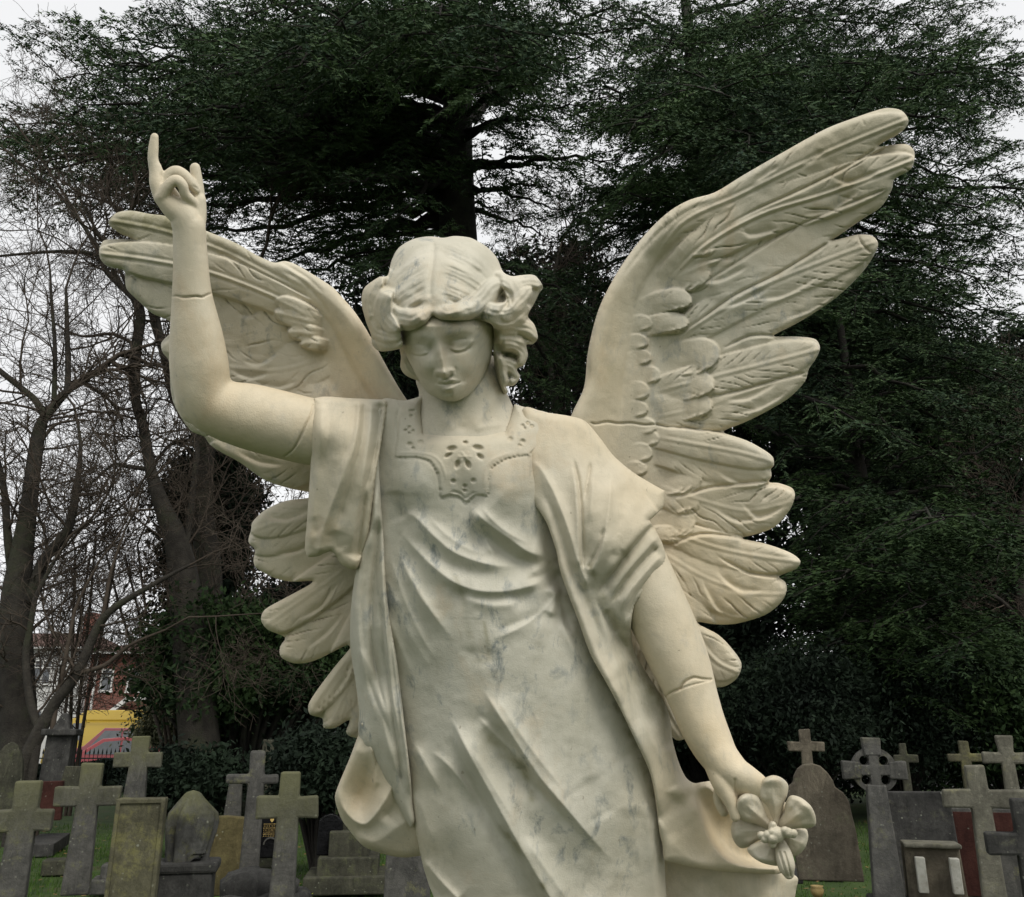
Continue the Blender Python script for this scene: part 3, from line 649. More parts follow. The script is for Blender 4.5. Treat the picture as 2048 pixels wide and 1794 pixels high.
def extr(pts, T, bev=.012, seed=0, wob=.0, holes=None):
    """polygon in local x, z extruded to thickness T along y, edges bevelled; returns bmesh"""
    bm = bmesh.new(); r = random.Random(seed)
    vs = [bm.verts.new((x+r.uniform(-wob, wob), -T/2, z+(r.uniform(-wob, wob) if z > .02 else 0))) for x, z in pts]
    f = bm.faces.new(vs); e = bmesh.ops.extrude_face_region(bm, geom=[f])
    bmesh.ops.translate(bm, verts=[g for g in e['geom'] if isinstance(g, bmesh.types.BMVert)], vec=(0, T, 0))
    bmesh.ops.recalc_face_normals(bm, faces=bm.faces)
    if bev:
        ed = [g for g in bm.edges if len(g.link_faces) == 2 and g.calc_face_angle(0) > .5]
        bmesh.ops.bevel(bm, geom=ed, offset=bev, segments=2, profile=.5, affect='EDGES')
    return bm
def put(name, bm, mat, parent, rot=None, loc=(0, 0, 0), smooth=False):
    me = bpy.data.meshes.new(name)
    if rot: bmesh.ops.rotate(bm, verts=bm.verts, cent=(0, 0, 0), matrix=Matrix.Rotation(rot[0], 3, rot[1]))
    bmesh.ops.translate(bm, verts=bm.verts, vec=loc)
    bm.to_mesh(me); bm.free(); me.materials.append(mat); me.polygons.foreach_set('use_smooth', [smooth]*len(me.polygons))
    o = bpy.data.objects.new(name, me); COL.objects.link(o); o.parent = parent; return o
def box_bm(cx, cy, cz, sx, sy, sz, bev=.01, top=1.0):
    bm = bmesh.new(); bmesh.ops.create_cube(bm, size=1)
    for v in bm.verts:
        k = top if v.co.z > 0 else 1
        v.co = Vector((cx+v.co.x*sx*k, cy+v.co.y*sy*k, cz+v.co.z*sz))
    if bev: bmesh.ops.bevel(bm, geom=bm.edges[:], offset=bev, segments=2, profile=.5, affect='EDGES')
    return bm
def cross_root(name, label, x, y, Y, rz=0, cat='grave cross', group=None):
    v = at(x, y, Y); r = empty(name, (v.x, Y, 0), math.radians(rz)-.7*math.atan2(v.x, Y)); tag(r, label, cat, group); return r
def cross(label, x, ytop, ya, yb, hw, wl, wr, Y, mat, T=None, rz=0, flare=1.0, steps=1, foot=1.25, tilt=0, bev=.015, stepw=2.6, moss=None):
    """Latin cross. x, ytop: middle of its top; ya..yb: the arm; hw: half width of the shaft; wl / wr: arm reach (photo px)"""
    r = cross_root('stone_cross', label, x, ytop, Y, rz); s = ms(Y, x, ytop)
    zt, za, zb = at(x, ytop, Y).z, at(x, ya, Y).z, at(x, yb, Y).z; h = hw*s; l, rr = wl*s, wr*s; b = h*foot; z0 = .02 if steps == 0 else .14*steps+.05
    fl = flare
    pts = [(-b, z0), (b, z0), (h, zb), (rr, zb-(fl-1)*.3*h), (rr, za+(fl-1)*.3*h), (h, za), (h*fl, zt), (-h*fl, zt), (-h, za), (-l, za+(fl-1)*.3*h), (-l, zb-(fl-1)*.3*h), (-h, zb)]
    T = T or min(h*1.5, .24)
    if moss: mat = stone_mat('mossy_cross_stone', (.10, .10, .092), (.165, .16, .145), (.20, .20, .10), .5, top=(zt-moss, (.12, .12, .06)))
    put('shaft', extr(pts, T, bev, int(x), .006), mat, r, rot=(math.radians(tilt), 'Y') if tilt else None)
    for i in range(steps):
        w = b*stepw*(1+.35*(steps-1-i)); put('base', box_bm(0, 0, .14*i+.065, w*2, w*1.3, .15, .015), mat, r)
    return r
def slab(label, pts_px, Y, mat, T=.12, rz=0, name='headstone', extra=None, wob=.004, kerb=True, cat='headstone', bev=.012):
    xs = [p[0] for p in pts_px]; cx = (min(xs)+max(xs))/2; v = at(cx, sum(p[1] for p in pts_px)/len(pts_px), Y)
    r = empty(name, (v.x, Y, 0), math.radians(rz)-.7*math.atan2(v.x, Y)); tag(r, label, cat)
    L = []
    for x, y in pts_px:
        s = ms(Y, x, y); L.append(((x-cx)*s, max(at(x, y, Y).z, .0)))
    put('stone', extr(L, T, bev, int(cx), wob), mat, r)
    if kerb:
        w = (max(xs)-min(xs))*ms(Y)*1.15; put('base', box_bm(0, 0, .06, w, T*2.4, .18, .015), mat, r)
    return r
def arch(x0, x1, ytop, ysh, ybot, n=9):
    c = (x0+x1)/2; h = (x1-x0)/2; return [(x0, ybot), (x1, ybot)]+[(c+h*math.cos(a), ysh-(ysh-ytop)*math.sin(a)) for a in np.linspace(0, math.pi, n)]
# --- left side
slab('tall pointed mossy headstone at the left edge', [(-32, 1640), (48, 1640), (46, 1570), (38, 1520), (26, 1492), (14, 1483), (2, 1492), (-12, 1520), (-28, 1570)], 12, G_MOSS, .15)
cross('grey stone cross cut by the left edge, with lichen on its square head', 59, 1562, 1619, 1662, 23, 68, 52, 7, G_GREY, steps=1, foot=1.15, moss=.5)
slab('low dark red granite headstone between two grey crosses', [(70, 1640), (126, 1640), (120, 1562), (74, 1562)], 11, G_RED, .12, kerb=False)
cross('grey stone cross with lichened head standing left of the green slab', 187, 1526, 1573, 1612, 20, 62, 58, 8.5, G_GREY, steps=2, foot=1.25, stepw=1.9, moss=.5)
cross('slim weathered cross with flared foot in front of the red car', 284, 1472, 1505, 1535, 17, 46, 43, 11, G_MOSS, moss=.55, steps=2, foot=1.5, stepw=1.6)
r = slab('flat-topped green-yellow lichened slab with a raised border', [(224, 1840), (318, 1840), (317, 1596), (226, 1596)], 6.5, G_OLIVE, .16)
s = ms(6.5, 270, 1700); zt = at(270, 1596, 6.5).z
put('border', extr([(-46*s, .2), (-38*s, .2), (-38*s, zt-9*s), (38*s, zt-9*s), (38*s, .2), (46*s, .2), (46*s, zt), (-46*s, zt)], .19, .006), G_OLIVE, r)
# draped urn
def draped(label, x, ytop, Y):
    r = cross_root('draped_urn', label, x, ytop, Y, 0, 'grave monument'); s = ms(Y, x, 1660); zt = at(x, ytop, Y).z
    prof = [(0, 0), (.18, .01), (.34, .05), (.52, .13), (.78, .24), (.97, .33), (1.02, .45), (.97, .62), (.86, .8), (.8, 1.0)]
    Hh = at(x, 1580, Y).z-at(x, 1722, Y).z; n = 96; V = []; F = []
    for j in range(40):
        t = j/39; rad = np.interp(t, [p[1] for p in prof], [p[0] for p in prof])*47*s
        for i in range(n):
            a = i/n*2*math.pi; g_ = math.sin(a*7+2.5*t+math.sin(a*3)*1.6); f = 1+.17*float(sstep(.04, .4, t))*math.copysign(abs(g_)**.7, g_)+.05*math.sin(a*17+t*6)*t
            V.append((rad*f*math.cos(a)*(1.0), rad*f*math.sin(a)*.8, zt-t*Hh-(.04*math.sin(a*3+1) if t > .9 else 0)))
    for j in range(39):
        for i in range(n): F.append((j*n+i, j*n+(i+1) % n, (j+1)*n+(i+1) % n, (j+1)*n+i))
    o = mesh_obj('drapery', V, F, stone_mat('urn_stone', (.075, .075, .07), (.13, .13, .12), (.14, .14, .06), .45, top=(zt-.3, (.15, .15, .05))), None, loc=(0, 0, 0)); o.parent = r
    zb = zt-Hh
    put('cornice', box_bm(0, 0, zb-.03, 128*s, 100*s, .07, .02), G_DARK, r); put('pedestal', box_bm(0, 0, (zb-.06)/2, 112*s, 90*s, zb-.06, .02), G_DARK, r)
draped('dark urn hidden under carved hanging cloth, moss on its peak', 387, 1580, 7)
slab('ochre headstone with curved top half hidden by the draped urn', [(410, 1790), (497, 1790), (497, 1640), (480, 1634), (450, 1630), (425, 1632), (412, 1640)], 9, G_OCHRE, .12)
cross('rough grey granite cross with rounded head on a heap of boulders', 517, 1502, 1549, 1568, 15, 57, 44, 8, G_GREY, steps=0, foot=1.35, bev=.02)
def rocks(label, x, y, Y, seed):
    r0 = cross_root('boulder_mound', label, x, y, Y, 0, 'rock mound'); rr = random.Random(seed)
    for k in range(17):
        bm = bmesh.new(); bmesh.ops.create_icosphere(bm, subdivisions=3, radius=1)
        a, b, c = rr.uniform(.14, .24), rr.uniform(.14, .2), rr.uniform(.1, .17); ph = rr.uniform(0, 6)
        lv = k//7; px_ = rr.uniform(-.42, .42)*(1-.28*lv); py_ = rr.uniform(-.25, .25)*(1-.3*lv); pz = .1+lv*.19
        for v in bm.verts:
            f = 1+.12*math.sin(v.co.x*5+ph)+.1*math.sin(v.co.y*7+ph)+.08*math.sin(v.co.z*9)
            q = v.co*f; q = Vector([math.copysign(abs(t)**.75, t) for t in q]); v.co = Vector((q.x*a+px_, q.y*b+py_, q.z*c+pz))
        put('boulder', bm, G_DARK, r0, smooth=True)
rocks('heap of dark rough boulders carrying the rounded granite cross', 520, 1750, 7.8, 3)
cross('large plain grey cross with square head in front of the black stone', 582, 1542, 1592, 1636, 20, 60, 58, 7.2, G_GREY, steps=0, foot=1.28, moss=.6)
cross('dim mossy cross behind the rough granite cross', 538, 1479, 1500, 1524, 11, 20, 26, 13, G_MOSS, steps=1)
r = slab('black granite headstone with small gold writing and a heart', [(513, 1715), (572, 1715), (572, 1632), (515, 1632)], 9.4, G_BLACK, .1)
OLDWHITE = simple_mat('aged_white', (.30, .29, .24), (.5, .49, .44), 9, .9, .3, .01, (.16, .15, .10), 7, (.58, .7))
GOLD = simple_mat('gold_leaf', (.42, .30, .10), (.5, .36, .13), 30, .45, 0); s = ms(9.4, 540, 1680)
for i, (y, n_) in enumerate(((1647, 6), (1651, 4), (1655, 6), (1659, 5), (1663, 5), (1667, 7), (1671, 4))):
    z = at(540, y, 9.4).z; rr = random.Random(i)
    for j in range(n_*2):
        x = (-16+32*(j+.5)/(n_*2)*(.6+.4*n_/7))*s; h = rr.uniform(.6, 1.1)*s
        put('letter', box_bm(x, -.052, z, rr.uniform(.7, 1.2)*s, .003, h*1.6, 0), GOLD, r)
hp = [(0, -4.5), (3.4, -.6), (3.6, 1.6), (2.2, 3), (.8, 2.6), (0, 1.6), (-.8, 2.6), (-2.2, 3), (-3.6, 1.6), (-3.4, -.6)]
put('heart', extr([(x*s, z*s) for x, z in hp], .008, 0), GOLD, r, loc=(0, -.053, at(540, 1639, 9.4).z))
ap = [(14*math.cos(a)*s, 14*math.sin(a)*s) for a in np.linspace(0, math.pi, 12)]+[(11.5*math.cos(a)*s, 11.5*math.sin(a)*s) for a in np.linspace(math.pi, 0, 12)]
put('arch', extr(ap, .02, 0), G_GREY, r, loc=(0, -.055, at(540, 1688, 9.4).z))
slab('plain black headstone beside the stepped mossy tomb', [(636, 1710), (687, 1710), (685, 1640), (672, 1630), (660, 1627), (648, 1630), (638, 1640)], 11, G_BLACK, .1)
r = cross_root('stepped_tomb', 'mossy tomb of three broad steps behind the swinging hem', 700, 1690, 11, 0, 'tomb')
s = ms(11, 690, 1690)
for i, (a, b) in enumerate(((165, .18), (118, .36), (80, .62))): put('step', box_bm(0, .1, b/2+.001*i, a*s, .9-.2*i, b, .015), G_MOSS, r)
put('stone', extr([(-26*s, .6), (26*s, .6), (24*s, at(700, 1560, 11).z), (-24*s, at(700, 1560, 11).z)], .14), G_MOSS, r, loc=(0, .15, 0))
slab('small grey block stone with worn foot just under the looped hem', [(768, 1850), (862, 1850), (858, 1700), (772, 1700)], 7.4, G_GREY, .3)
cross('faint small cross beside the dark holly bush', 668, 1502, 1524, 1546, 9, 26, 24, 13, G_MOSS, steps=1)
slab('small grey rounded stone in the shadow left of the granite cross', [(452, 1640), (486, 1640), (482, 1562), (470, 1547), (458, 1552)], 13, G_GREY, .12)
slab('squat stone behind the lichened cross, reddish and low', [(118, 1610), (170, 1610), (168, 1532), (128, 1532)], 12.5, G_MOSS, .14)
slab('dim upright headstone under the yew at the back', [(400, 1600), (440, 1600), (438, 1498), (404, 1498)], 15.5, G_MOSS, .12)
r = slab('dark tall pedestal tomb with a moulded cap under the leaning tree', [(90, 1600), (140, 1600), (138, 1470), (93, 1470)], 15, G_DARK, .7, name='pedestal_tomb', cat='tomb')
s = ms(15, 115, 1460); z = at(115, 1470, 15).z; put('cap', box_bm(0, 0, z+.04, 62*s, .9, .10, .02), G_DARK, r); put('finial', box_bm(0, 0, z+.2, 34*s, .45, .28, .03, .35), G_DARK, r)
# flower pots
def pot(label, x, y, Y, fl):
    r = cross_root('flower_pot', label, x, y, Y, 0, 'flower pot'); bm = bmesh.new()
    bmesh.ops.create_cone(bm, cap_ends=True, segments=20, radius1=.05, radius2=.085, depth=.18); put('pot', bm, G_DARK, r, loc=(0, 0, .08), smooth=False)
    n = 260; q = np.random.default_rng(int(x)); P = q.normal(0, .055, (n, 3))*np.array([1, 1, .8])+np.array([0, 0, .29]); u = q.normal(0, 1, (n, 3)); u /= np.linalg.norm(u, axis=1)[:, None]; v = np.cross(u, q.normal(0, 1, (n, 3))); v /= np.linalg.norm(v, axis=1)[:, None]
    o = mesh_obj('flowers', np.stack([P-u*.018, P+v*.01, P+u*.018, P-v*.01], 1).reshape(-1, 3), np.arange(4*n).reshape(-1, 4), fl, None, smooth=False); o.parent = r
pot('dark pot of yellow flowers beside the large plain cross', 601, 1694, 8.2, leaf_mat('yellow_flowers', (.30, .30, .03), (.2, .24, .04), 8))
pot('small pot of red flowers at the left edge', 4, 1725, 8.2, leaf_mat('red_flowers', (.35, .05, .02), (.15, .12, .03), 8))
r = cross_root('bronze_urn', 'small rounded bronze-coloured urn on the grass under the flower', 1634, 1778, 7.2, 0, 'urn')
s = ms(7.2, 1634, 1778); V, F = [], []; pr = [(5, 0), (7, 2), (3, 6), (3, 14), (9, 18), (12.5, 24), (13, 30), (11, 34), (13, 37), (10, 37), (8, 33)]
zb = at(1634, 1790, 7.2).z-20*s
for j, (a, b) in enumerate(pr):
    for i in range(20): V.append((a*s*math.cos(i*math.pi/10), a*s*math.sin(i*math.pi/10), zb+b*s))
for j in range(len(pr)-1):
    for i in range(20): F.append((j*20+i, j*20+(i+1) % 20, (j+1)*20+(i+1) % 20, (j+1)*20+i))
o = mesh_obj('bowl', V, F, simple_mat('bronze', (.20, .14, .05), (.28, .21, .09), 20, .5, .2), None, loc=(0, 0, 0)); o.parent = r
put('stand', box_bm(0, 0, zb/2, 16*s, 16*s, zb+.01, .01), G_DARK, r)
# --- right side
cross('brownish cross rising behind the round-headed headstone', 1608, 1458, 1483, 1503, 10.5, 35, 35, 12, G_BROWN, steps=2)
hs_ = [(1582, 1760), (1706, 1760), (1700, 1660), (1696, 1630), (1692, 1600), (1684, 1584), (1670, 1572), (1666, 1560), (1658, 1544), (1645, 1532), (1632, 1527), (1614, 1529), (1602, 1538), (1594, 1552), (1591, 1566), (1580, 1574), (1576, 1600)]
slab('broad brown headstone with round head, moss along its chipped edge', hs_, 8.6, G_BROWN, .14)
# wheel-headed cross
r = cross_root('celtic_cross', 'grey wheel-headed cross with four round holes and a pale square top', 1740, 1475, 8, 0, 'grave cross'); s = ms(8, 1745, 1540)
zt, za, zb = at(1740, 1475, 8).z, at(1740, 1523, 8).z, at(1740, 1557, 8).z; zc = (za+zb)/2
CEL = stone_mat('celtic_stone', (.11, .11, .105), (.19, .185, .17), (.2, .2, .12), .5, top=(zt-.15, (.24, .23, .13)))
put('shaft', extr([(-29*s, .3), (29*s, .3), (17*s, zc-27*s), (-17*s, zc-27*s)], .17, .012, 3, .004), CEL, r)
put('head', extr([(-15*s, zc+27*s), (15*s, zc+27*s), (17*s, zt), (-17*s, zt)], .17, .012, 3, .004), CEL, r)
for sx in (-1, 1): put('arm', extr([(sx*26*s, zc-15*s), (sx*60*s, zc-18*s), (sx*60*s, zc+18*s), (sx*26*s, zc+15*s)], .165, .012, 4, .003), G_GREY, r)
put('centre', extr([(x*s, zc+z*s) for x, z in ((-9.5, -30), (9.5, -30), (9.5, -9.5), (30, -9.5), (30, 9.5), (9.5, 9.5), (9.5, 30), (-9.5, 30), (-9.5, 9.5), (-30, 9.5), (-30, -9.5), (-9.5, -9.5))], .16, .008), G_GREY, r)
for sx in (-1, 1):                       # the wheel: four quarters, each pierced by a round hole
    for sz in (-1, 1):
        bm = bmesh.new(); hr = 8.6; n = 40; q = []
        for y_ in (-.062, .062):
            inn, out = [], []
            for k in range(n):
                a = 2*math.pi*k/n; ca, sa = math.cos(a), math.sin(a); hx_, hz_ = 18.3, 18.3; best = 99
                if ca < -1e-6: best = min(best, hx_/-ca)
                if sa < -1e-6: best = min(best, hz_/-sa)
                bb = hx_*ca+hz_*sa; cc_ = hx_*hx_+hz_*hz_-43.0**2; best = min(best, -bb+math.sqrt(bb*bb-cc_))
                inn.append(bm.verts.new((sx*(hx_+hr*ca)*s, y_, zc+sz*(hz_+hr*sa)*s))); out.append(bm.verts.new((sx*(hx_+best*ca)*s, y_, zc+sz*(hz_+best*sa)*s)))
            for k in range(n): bm.faces.new([inn[k], inn[(k+1) % n], out[(k+1) % n], out[k]])
            q.append((inn, out))
        for w_ in (0, 1):
            for k in range(n): bm.faces.new([q[0][w_][k], q[1][w_][k], q[1][w_][(k+1) % n], q[0][w_][(k+1) % n]])
        bmesh.ops.recalc_face_normals(bm, faces=bm.faces); put('wheel_quarter', bm, G_GREY, r)
put('base', box_bm(0, 0, .12, 112*s, .55, .30, .02), G_DARK, r); put('plinth', box_bm(0, 0, .26, 76*s, .4, .25, .02), G_DARK, r)
cross('thin dim cross behind the wheel-headed cross', 1804, 1486, 1509, 1525, 7, 20, 26, 13, G_MOSS, steps=1)
slab('wide dark streaked slab right of the wheel-headed cross', [(1780, 1800), (1912, 1800), (1905, 1583), (1778, 1583)], 9.0, G_DARK, .15)
cross('olive cross behind the tall plain one on the right', 1925, 1481, 1507, 1524, 9.5, 32, 32, 11, G_OLIVE, steps=1)
cross('rough pale cross with flared ends at the right edge', 2006, 1470, 1505, 1527, 12, 44, 46, 9.5, G_PALE, steps=1, flare=1.35, bev=.02)
cross('tall plain pale olive cross on the right, lichen on its top', 1948, 1530, 1578, 1616, 17.5, 66, 88, 7.3, G_PALE, steps=1, foot=1.3)
r = slab('low box tomb with red granite panels behind the tall plain cross', [(1908, 1800), (2030, 1800), (2022, 1612), (1912, 1612)], 9.6, G_GREY, .5, name='box_tomb', cat='tomb')
s = ms(9.6, 1960, 1680)
for dx in (-34, 34): put('panel', box_bm(dx*s, -.258, (at(1960, 1625, 9.6).z+.1)/2+.05, 50*s, .02, at(1960, 1625, 9.6).z-.16, .004), G_RED, r)
r = slab('brown tomb ledge edged with crusted lichen, two white posts before it', [(1812, 1800), (1922, 1800), (1918, 1690), (1814, 1690)], 8.0, G_BROWN, .2, name='ledger_tomb', cat='tomb')
s = ms(8.0, 1865, 1740); z = at(1865, 1688, 8).z
put('ledge', box_bm(0, -.02, z, 106*s, .3, .035, .012), G_PALE, r)
for dx in (-27, 35): put('post', box_bm(dx*s, -.16, at(1865, 1745, 8).z, 18*s, .08, 64*s, .008), OLDWHITE, r)
cross('dark cross cut by the right edge, its arm streaked grey', 2048, 1598, 1667, 1712, 27, 82, 80, 6.3, G_DARK, steps=1, foot=1.1)
slab('lichen-spotted grey block behind the dark cross on the right', [(1988, 1800), (2062, 1800), (2060, 1700), (1992, 1700)], 8.2, G_GREY, .3)
slab('low dim kerb stone behind the urn', [(1600, 1760), (1560, 1760), (1560, 1742), (1600, 1742)][::-1], 9.4, G_DARK, .5, name='kerb_stone', kerb=False, cat='kerb')
for k, (x, yt, Y, w) in enumerate(((1260, 1560, 15, 20), (1130, 1600, 12, 26), (980, 1580, 14, 24))):
    pass
# ---------------------------------------------------------------- railings, cars, van
IRON = simple_mat('iron_green', (.012, .02, .018), (.02, .032, .028), 9, .6, .2)
def railing(name, label, x0, x1, Y, h):
    r = empty(name, ((x0+x1)/2, Y, 0)); tag(r, label, 'railing')
    n = int((x1-x0)/.14); P, R = Acc(), Acc()
    for k in range(n):
        x = x0-(x0+x1)/2+.14*k; big = k % 12 == 0
        P.tube(np.array([[x, 0, 0], [x, 0, h*(1.0 if not big else 1.12)]]), [.011 if not big else .03]*2, 6)
        R.tube(np.array([[x, 0, h*(1.0 if not big else 1.12)], [x, 0, h+.05], [x, 0, h+.2]]), [.012, .03, .002], 6)
    for o_, nm in ((P, 'bars'), (R, 'spikes')):
        o = mesh_obj(nm, np.concatenate(o_.V), np.concatenate(o_.F), IRON, None, loc=(0, 0, 0)); o.parent = r
    for z in (.15, h-.12): put('rail', box_bm(0, 0, z, x1-x0, .03, .04, 0), IRON, r)
railing('iron_railing', 'dark green iron railing with spiked tops in front of the street', -26, -5.2, 31, 1.15)
low_hedge('street_hedge', 'low clipped dark hedge just behind the iron railing', -21, -5.2, 31.8, 1.12, 44, HOLLY, 40000)
r = empty('picket_fence', (at(352, 1515, 32).x, 32.2, 0)); tag(r, 'short length of white garden lattice glimpsed between the bushes', 'fence')
for k in range(7):
    for sg in (-1, 1):
        put('picket', box_bm(-.75+.25*k, .02*sg, .0, .05, .02, 1.1, 0), WHITE, r, rot=(sg*.35, 'Y'), loc=(0, 0, .75))
put('rail', box_bm(0, -.04, 1.2, 1.9, .03, .06, 0), WHITE, r)
GLASS = simple_mat('car_glass', (.10, .115, .12), (.16, .175, .18), 4, .15, 0, spec=.8)
TYRE = simple_mat('tyre', (.015, .015, .015), (.025, .025, .025), 20, .9, .2)
RIM = simple_mat('wheel_rim', (.35, .35, .36), (.45, .45, .46), 10, .4, 0)
LAMP = simple_mat('tail_lamp', (.4, .02, .01), (.5, .03, .02), 10, .3, 0); CLEAR = simple_mat('head_lamp', (.6, .6, .6), (.7, .7, .7), 10, .2, 0)
def paint(name, c):
    m, t, p = new_mat(name); p.inputs['Base Color'].default_value = c4(*c); p.inputs['Roughness'].default_value = .3
    p.inputs['Coat Weight'].default_value = .6; k = NK(t); v = k.coord('Object'); k.bump(k.noise(v, 3, 2), .02, .02, p); return m
def car(label, x, Y, rz, L, Wd, prof, glass, mat, wheels, zs=1.0, group='vehicles parked in the street', cat='car', name='parked_car', wr=.31):
    """prof: side outline of the lower body + roof as (x, z); glass: side windows as polygons"""
    v = at(x, 1480, Y); r = empty(name, (v.x, Y, 0), math.radians(rz)); tag(r, label, cat, group)
    prof = [(a, b*zs) for a, b in prof]; glass = [[(a, b*zs) for a, b in g] for g in glass]
    bm = extr(prof, Wd, 0)
    zmax = max(p[1] for p in prof)
    for q in bm.verts:      # tumblehome: the cabin narrows upwards
        f = max(0, (q.co.z-.85)/(zmax-.85)); q.co.y *= 1-.17*f
    bmesh.ops.bevel(bm, geom=[e for e in bm.edges if e.calc_face_angle(0) > .25 and abs(e.verts[0].co.y-e.verts[1].co.y) < .4], offset=.05, segments=3, profile=.5, affect='EDGES')
    put('body', bm, mat, r, smooth=True)
    for sy in (-1, 1):
        for g in glass:
            bm = extr(g, .02, 0)
            for q in bm.verts:
                f = max(0, (q.co.z-.85)/(zmax-.85)); q.co.y = q.co.y+sy*(Wd/2*(1-.17*f)+.006)
            put('window', bm, GLASS, r)
        for wx in wheels:
            w = empty('wheel', (0, 0, 0)); w.parent = r; w.location = (wx, sy*(Wd/2-.1), wr)
            for nm, m_, ra, d in (('tyre', TYRE, wr, .2), ('rim', RIM, wr*.62, .215)):
                bm = bmesh.new(); bmesh.ops.create_cone(bm, cap_ends=True, segments=28, radius1=ra, radius2=ra, depth=d)
                bmesh.ops.rotate(bm, verts=bm.verts, cent=(0, 0, 0), matrix=Matrix.Rotation(math.pi/2, 3, 'X')); put(nm, bm, m_, w)
        put('tail_lamp', box_bm(L/2-.06, sy*(Wd/2-.2), .85, .1, .22, .3, .02), LAMP, r); put('headlight', box_bm(-L/2+.1, sy*(Wd/2-.25), .68, .16, .35, .16, .03), CLEAR, r)
    return r
hatch = [(-1.95, .25), (1.9, .25), (2.0, .5), (1.98, .85), (1.86, 1.0), (1.62, 1.36), (1.3, 1.47), (.4, 1.52), (-.3, 1.47), (-1.05, 1.02), (-1.8, .85), (-1.98, .65)]
car('bright red hatchback parked behind the railing', 236, 34.2, 4, 3.95, 1.7, hatch, [[(-.85, 1.0), (.35, 1.0), (.35, 1.42), (-.2, 1.38)], [(.43, 1.0), (1.35, 1.02), (1.15, 1.37), (.43, 1.42)]], paint('red_paint', (.46, .03, .035)), (-1.25, 1.25), zs=1.12)
est = [(-2.2, .3), (2.15, .3), (2.25, .6), (2.22, 1.05), (2.1, 1.7), (1.8, 1.86), (-.6, 1.88), (-1.3, 1.25), (-2.1, 1.05), (-2.25, .7)]
car('dark-windowed taller car with a pinkish red roof behind the bright red hatchback', 250, 38.0, 3, 4.5, 1.8, est, [[(-1.05, 1.22), (.1, 1.22), (.1, 1.78), (-.55, 1.78)], [(.18, 1.22), (2.0, 1.24), (1.9, 1.76), (.18, 1.78)]], paint('maroon_paint', (.30, .05, .06)), (-1.4, 1.4), zs=1.1, wr=.34)
van = [(-2.6, .35), (2.7, .35), (2.75, .6), (2.72, 2.72), (2.55, 2.85), (-1.15, 2.85), (-1.75, 2.5), (-2.15, 1.55), (-2.72, 1.25), (-2.8, .7)]
r = car('long yellow van, its roof showing above the cars', 236, 41.2, 0, 5.6, 2.0, van, [[(-2.0, 1.6), (-1.2, 1.6), (-1.2, 2.3), (-1.65, 2.3)]], paint('yellow_paint', (.55, .38, .03)), (-1.8, 1.8), cat='van', name='parked_van', wr=.36)
put('roof_stripe', box_bm(.6, -1.003, 2.42, 3.7, .012, .05, 0), simple_mat('stripe', (.35, .22, .01), (.4, .26, .02), 5), r)
# ---------------------------------------------------------------- houses
BRICK_N = None
def brick_mat(name, ca, cb, mortar):
    m, t, p = new_mat(name); k = NK(t); c = k.n('ShaderNodeTexCoord'); s = k.n('ShaderNodeSeparateXYZ'); k.link(c.outputs['Object'], s.inputs[0])
    cm = k.n('ShaderNodeCombineXYZ'); k.link(k.mul(s.outputs['X'], s.outputs['Y'], 'ADD'), cm.inputs[0]); k.link(s.outputs['Z'], cm.inputs[1])
    b = k.n('ShaderNodeTexBrick'); k.link(cm.outputs[0], b.inputs['Vector']); b.inputs['Color1'].default_value = c4(*ca); b.inputs['Color2'].default_value = c4(*cb); b.inputs['Mortar'].default_value = c4(*mortar)
    b.inputs['Scale'].default_value = 1; b.inputs['Brick Width'].default_value = .225; b.inputs['Row Height'].default_value = .075; b.inputs['Mortar Size'].default_value = .006
    k.link(b.outputs['Color'], p.inputs['Base Color']); p.inputs['Roughness'].default_value = .9; return m
BRK = brick_mat('red_brick', (.14, .05, .036), (.20, .072, .05), (.17, .14, .12)); REND = simple_mat('pale_render', (.5, .5, .49), (.6, .6, .58), 2, .9, .1)
ROOF = simple_mat('roof_tiles', (.06, .035, .028), (.10, .055, .042), 5, .9, .4, .04); WGL = simple_mat('window_glass', (.03, .035, .04), (.12, .13, .14), 1.2, .1, 0, spec=.7)
def house(label, x0, x1, Y, D, he, hr, wall, wins, doorx=None, cat='house', roof=ROOF, gable=None):
    cx = (x0+x1)/2; r = empty('house', (cx, Y, 0)); tag(r, label, cat); W = x1-x0
    put('wall', box_bm(0, D/2, he/2, W, D, he, 0), wall, r)
    bm = bmesh.new(); o_ = .35
    V = [bm.verts.new(q) for q in ((-W/2-o_, -o_, he), (W/2+o_, -o_, he), (W/2+o_, D+o_, he), (-W/2-o_, D+o_, he), (-W/2+W*.18, D/2, hr), (W/2-W*.18, D/2, hr))]
    for f in ((0, 1, 5, 4), (1, 2, 5), (2, 3, 4, 5), (3, 0, 4), (3, 2, 1, 0)): bm.faces.new([V[i] for i in f])
    rf = put('roof', bm, roof, r); c = put('chimney', box_bm(W*.3, D/2, hr+.2, .7, 1.1, 1.9, .02), BRK, rf)
    put('gutter', box_bm(0, -o_-.04, he-.02, W+.7, .1, .1, 0), WHITE, r)
    for (x, z, w, h, n) in wins:
        f = empty('window', (0, 0, 0)); f.parent = r; f.location = (x-cx, -.02, z)
        put('pane', box_bm(0, .0, 0, w, .03, h, 0), WGL, f)
        for q in ((0, h/2, w+.1, .09), (0, -h/2, w+.16, .11), (0, h*.2, w, .05)): put('frame', box_bm(q[0], -.03, q[1], q[2], .07, q[3], 0), WHITE, f)
        for k in range(n+1): put('frame', box_bm(-w/2+w*k/n, -.028, 0, .08, .06, h, 0), WHITE, f)
    return r
def hx(x, Y): return at(x, 1450, Y).x
def hz(y, Y): return at(300, y, Y).z
Yh = 46
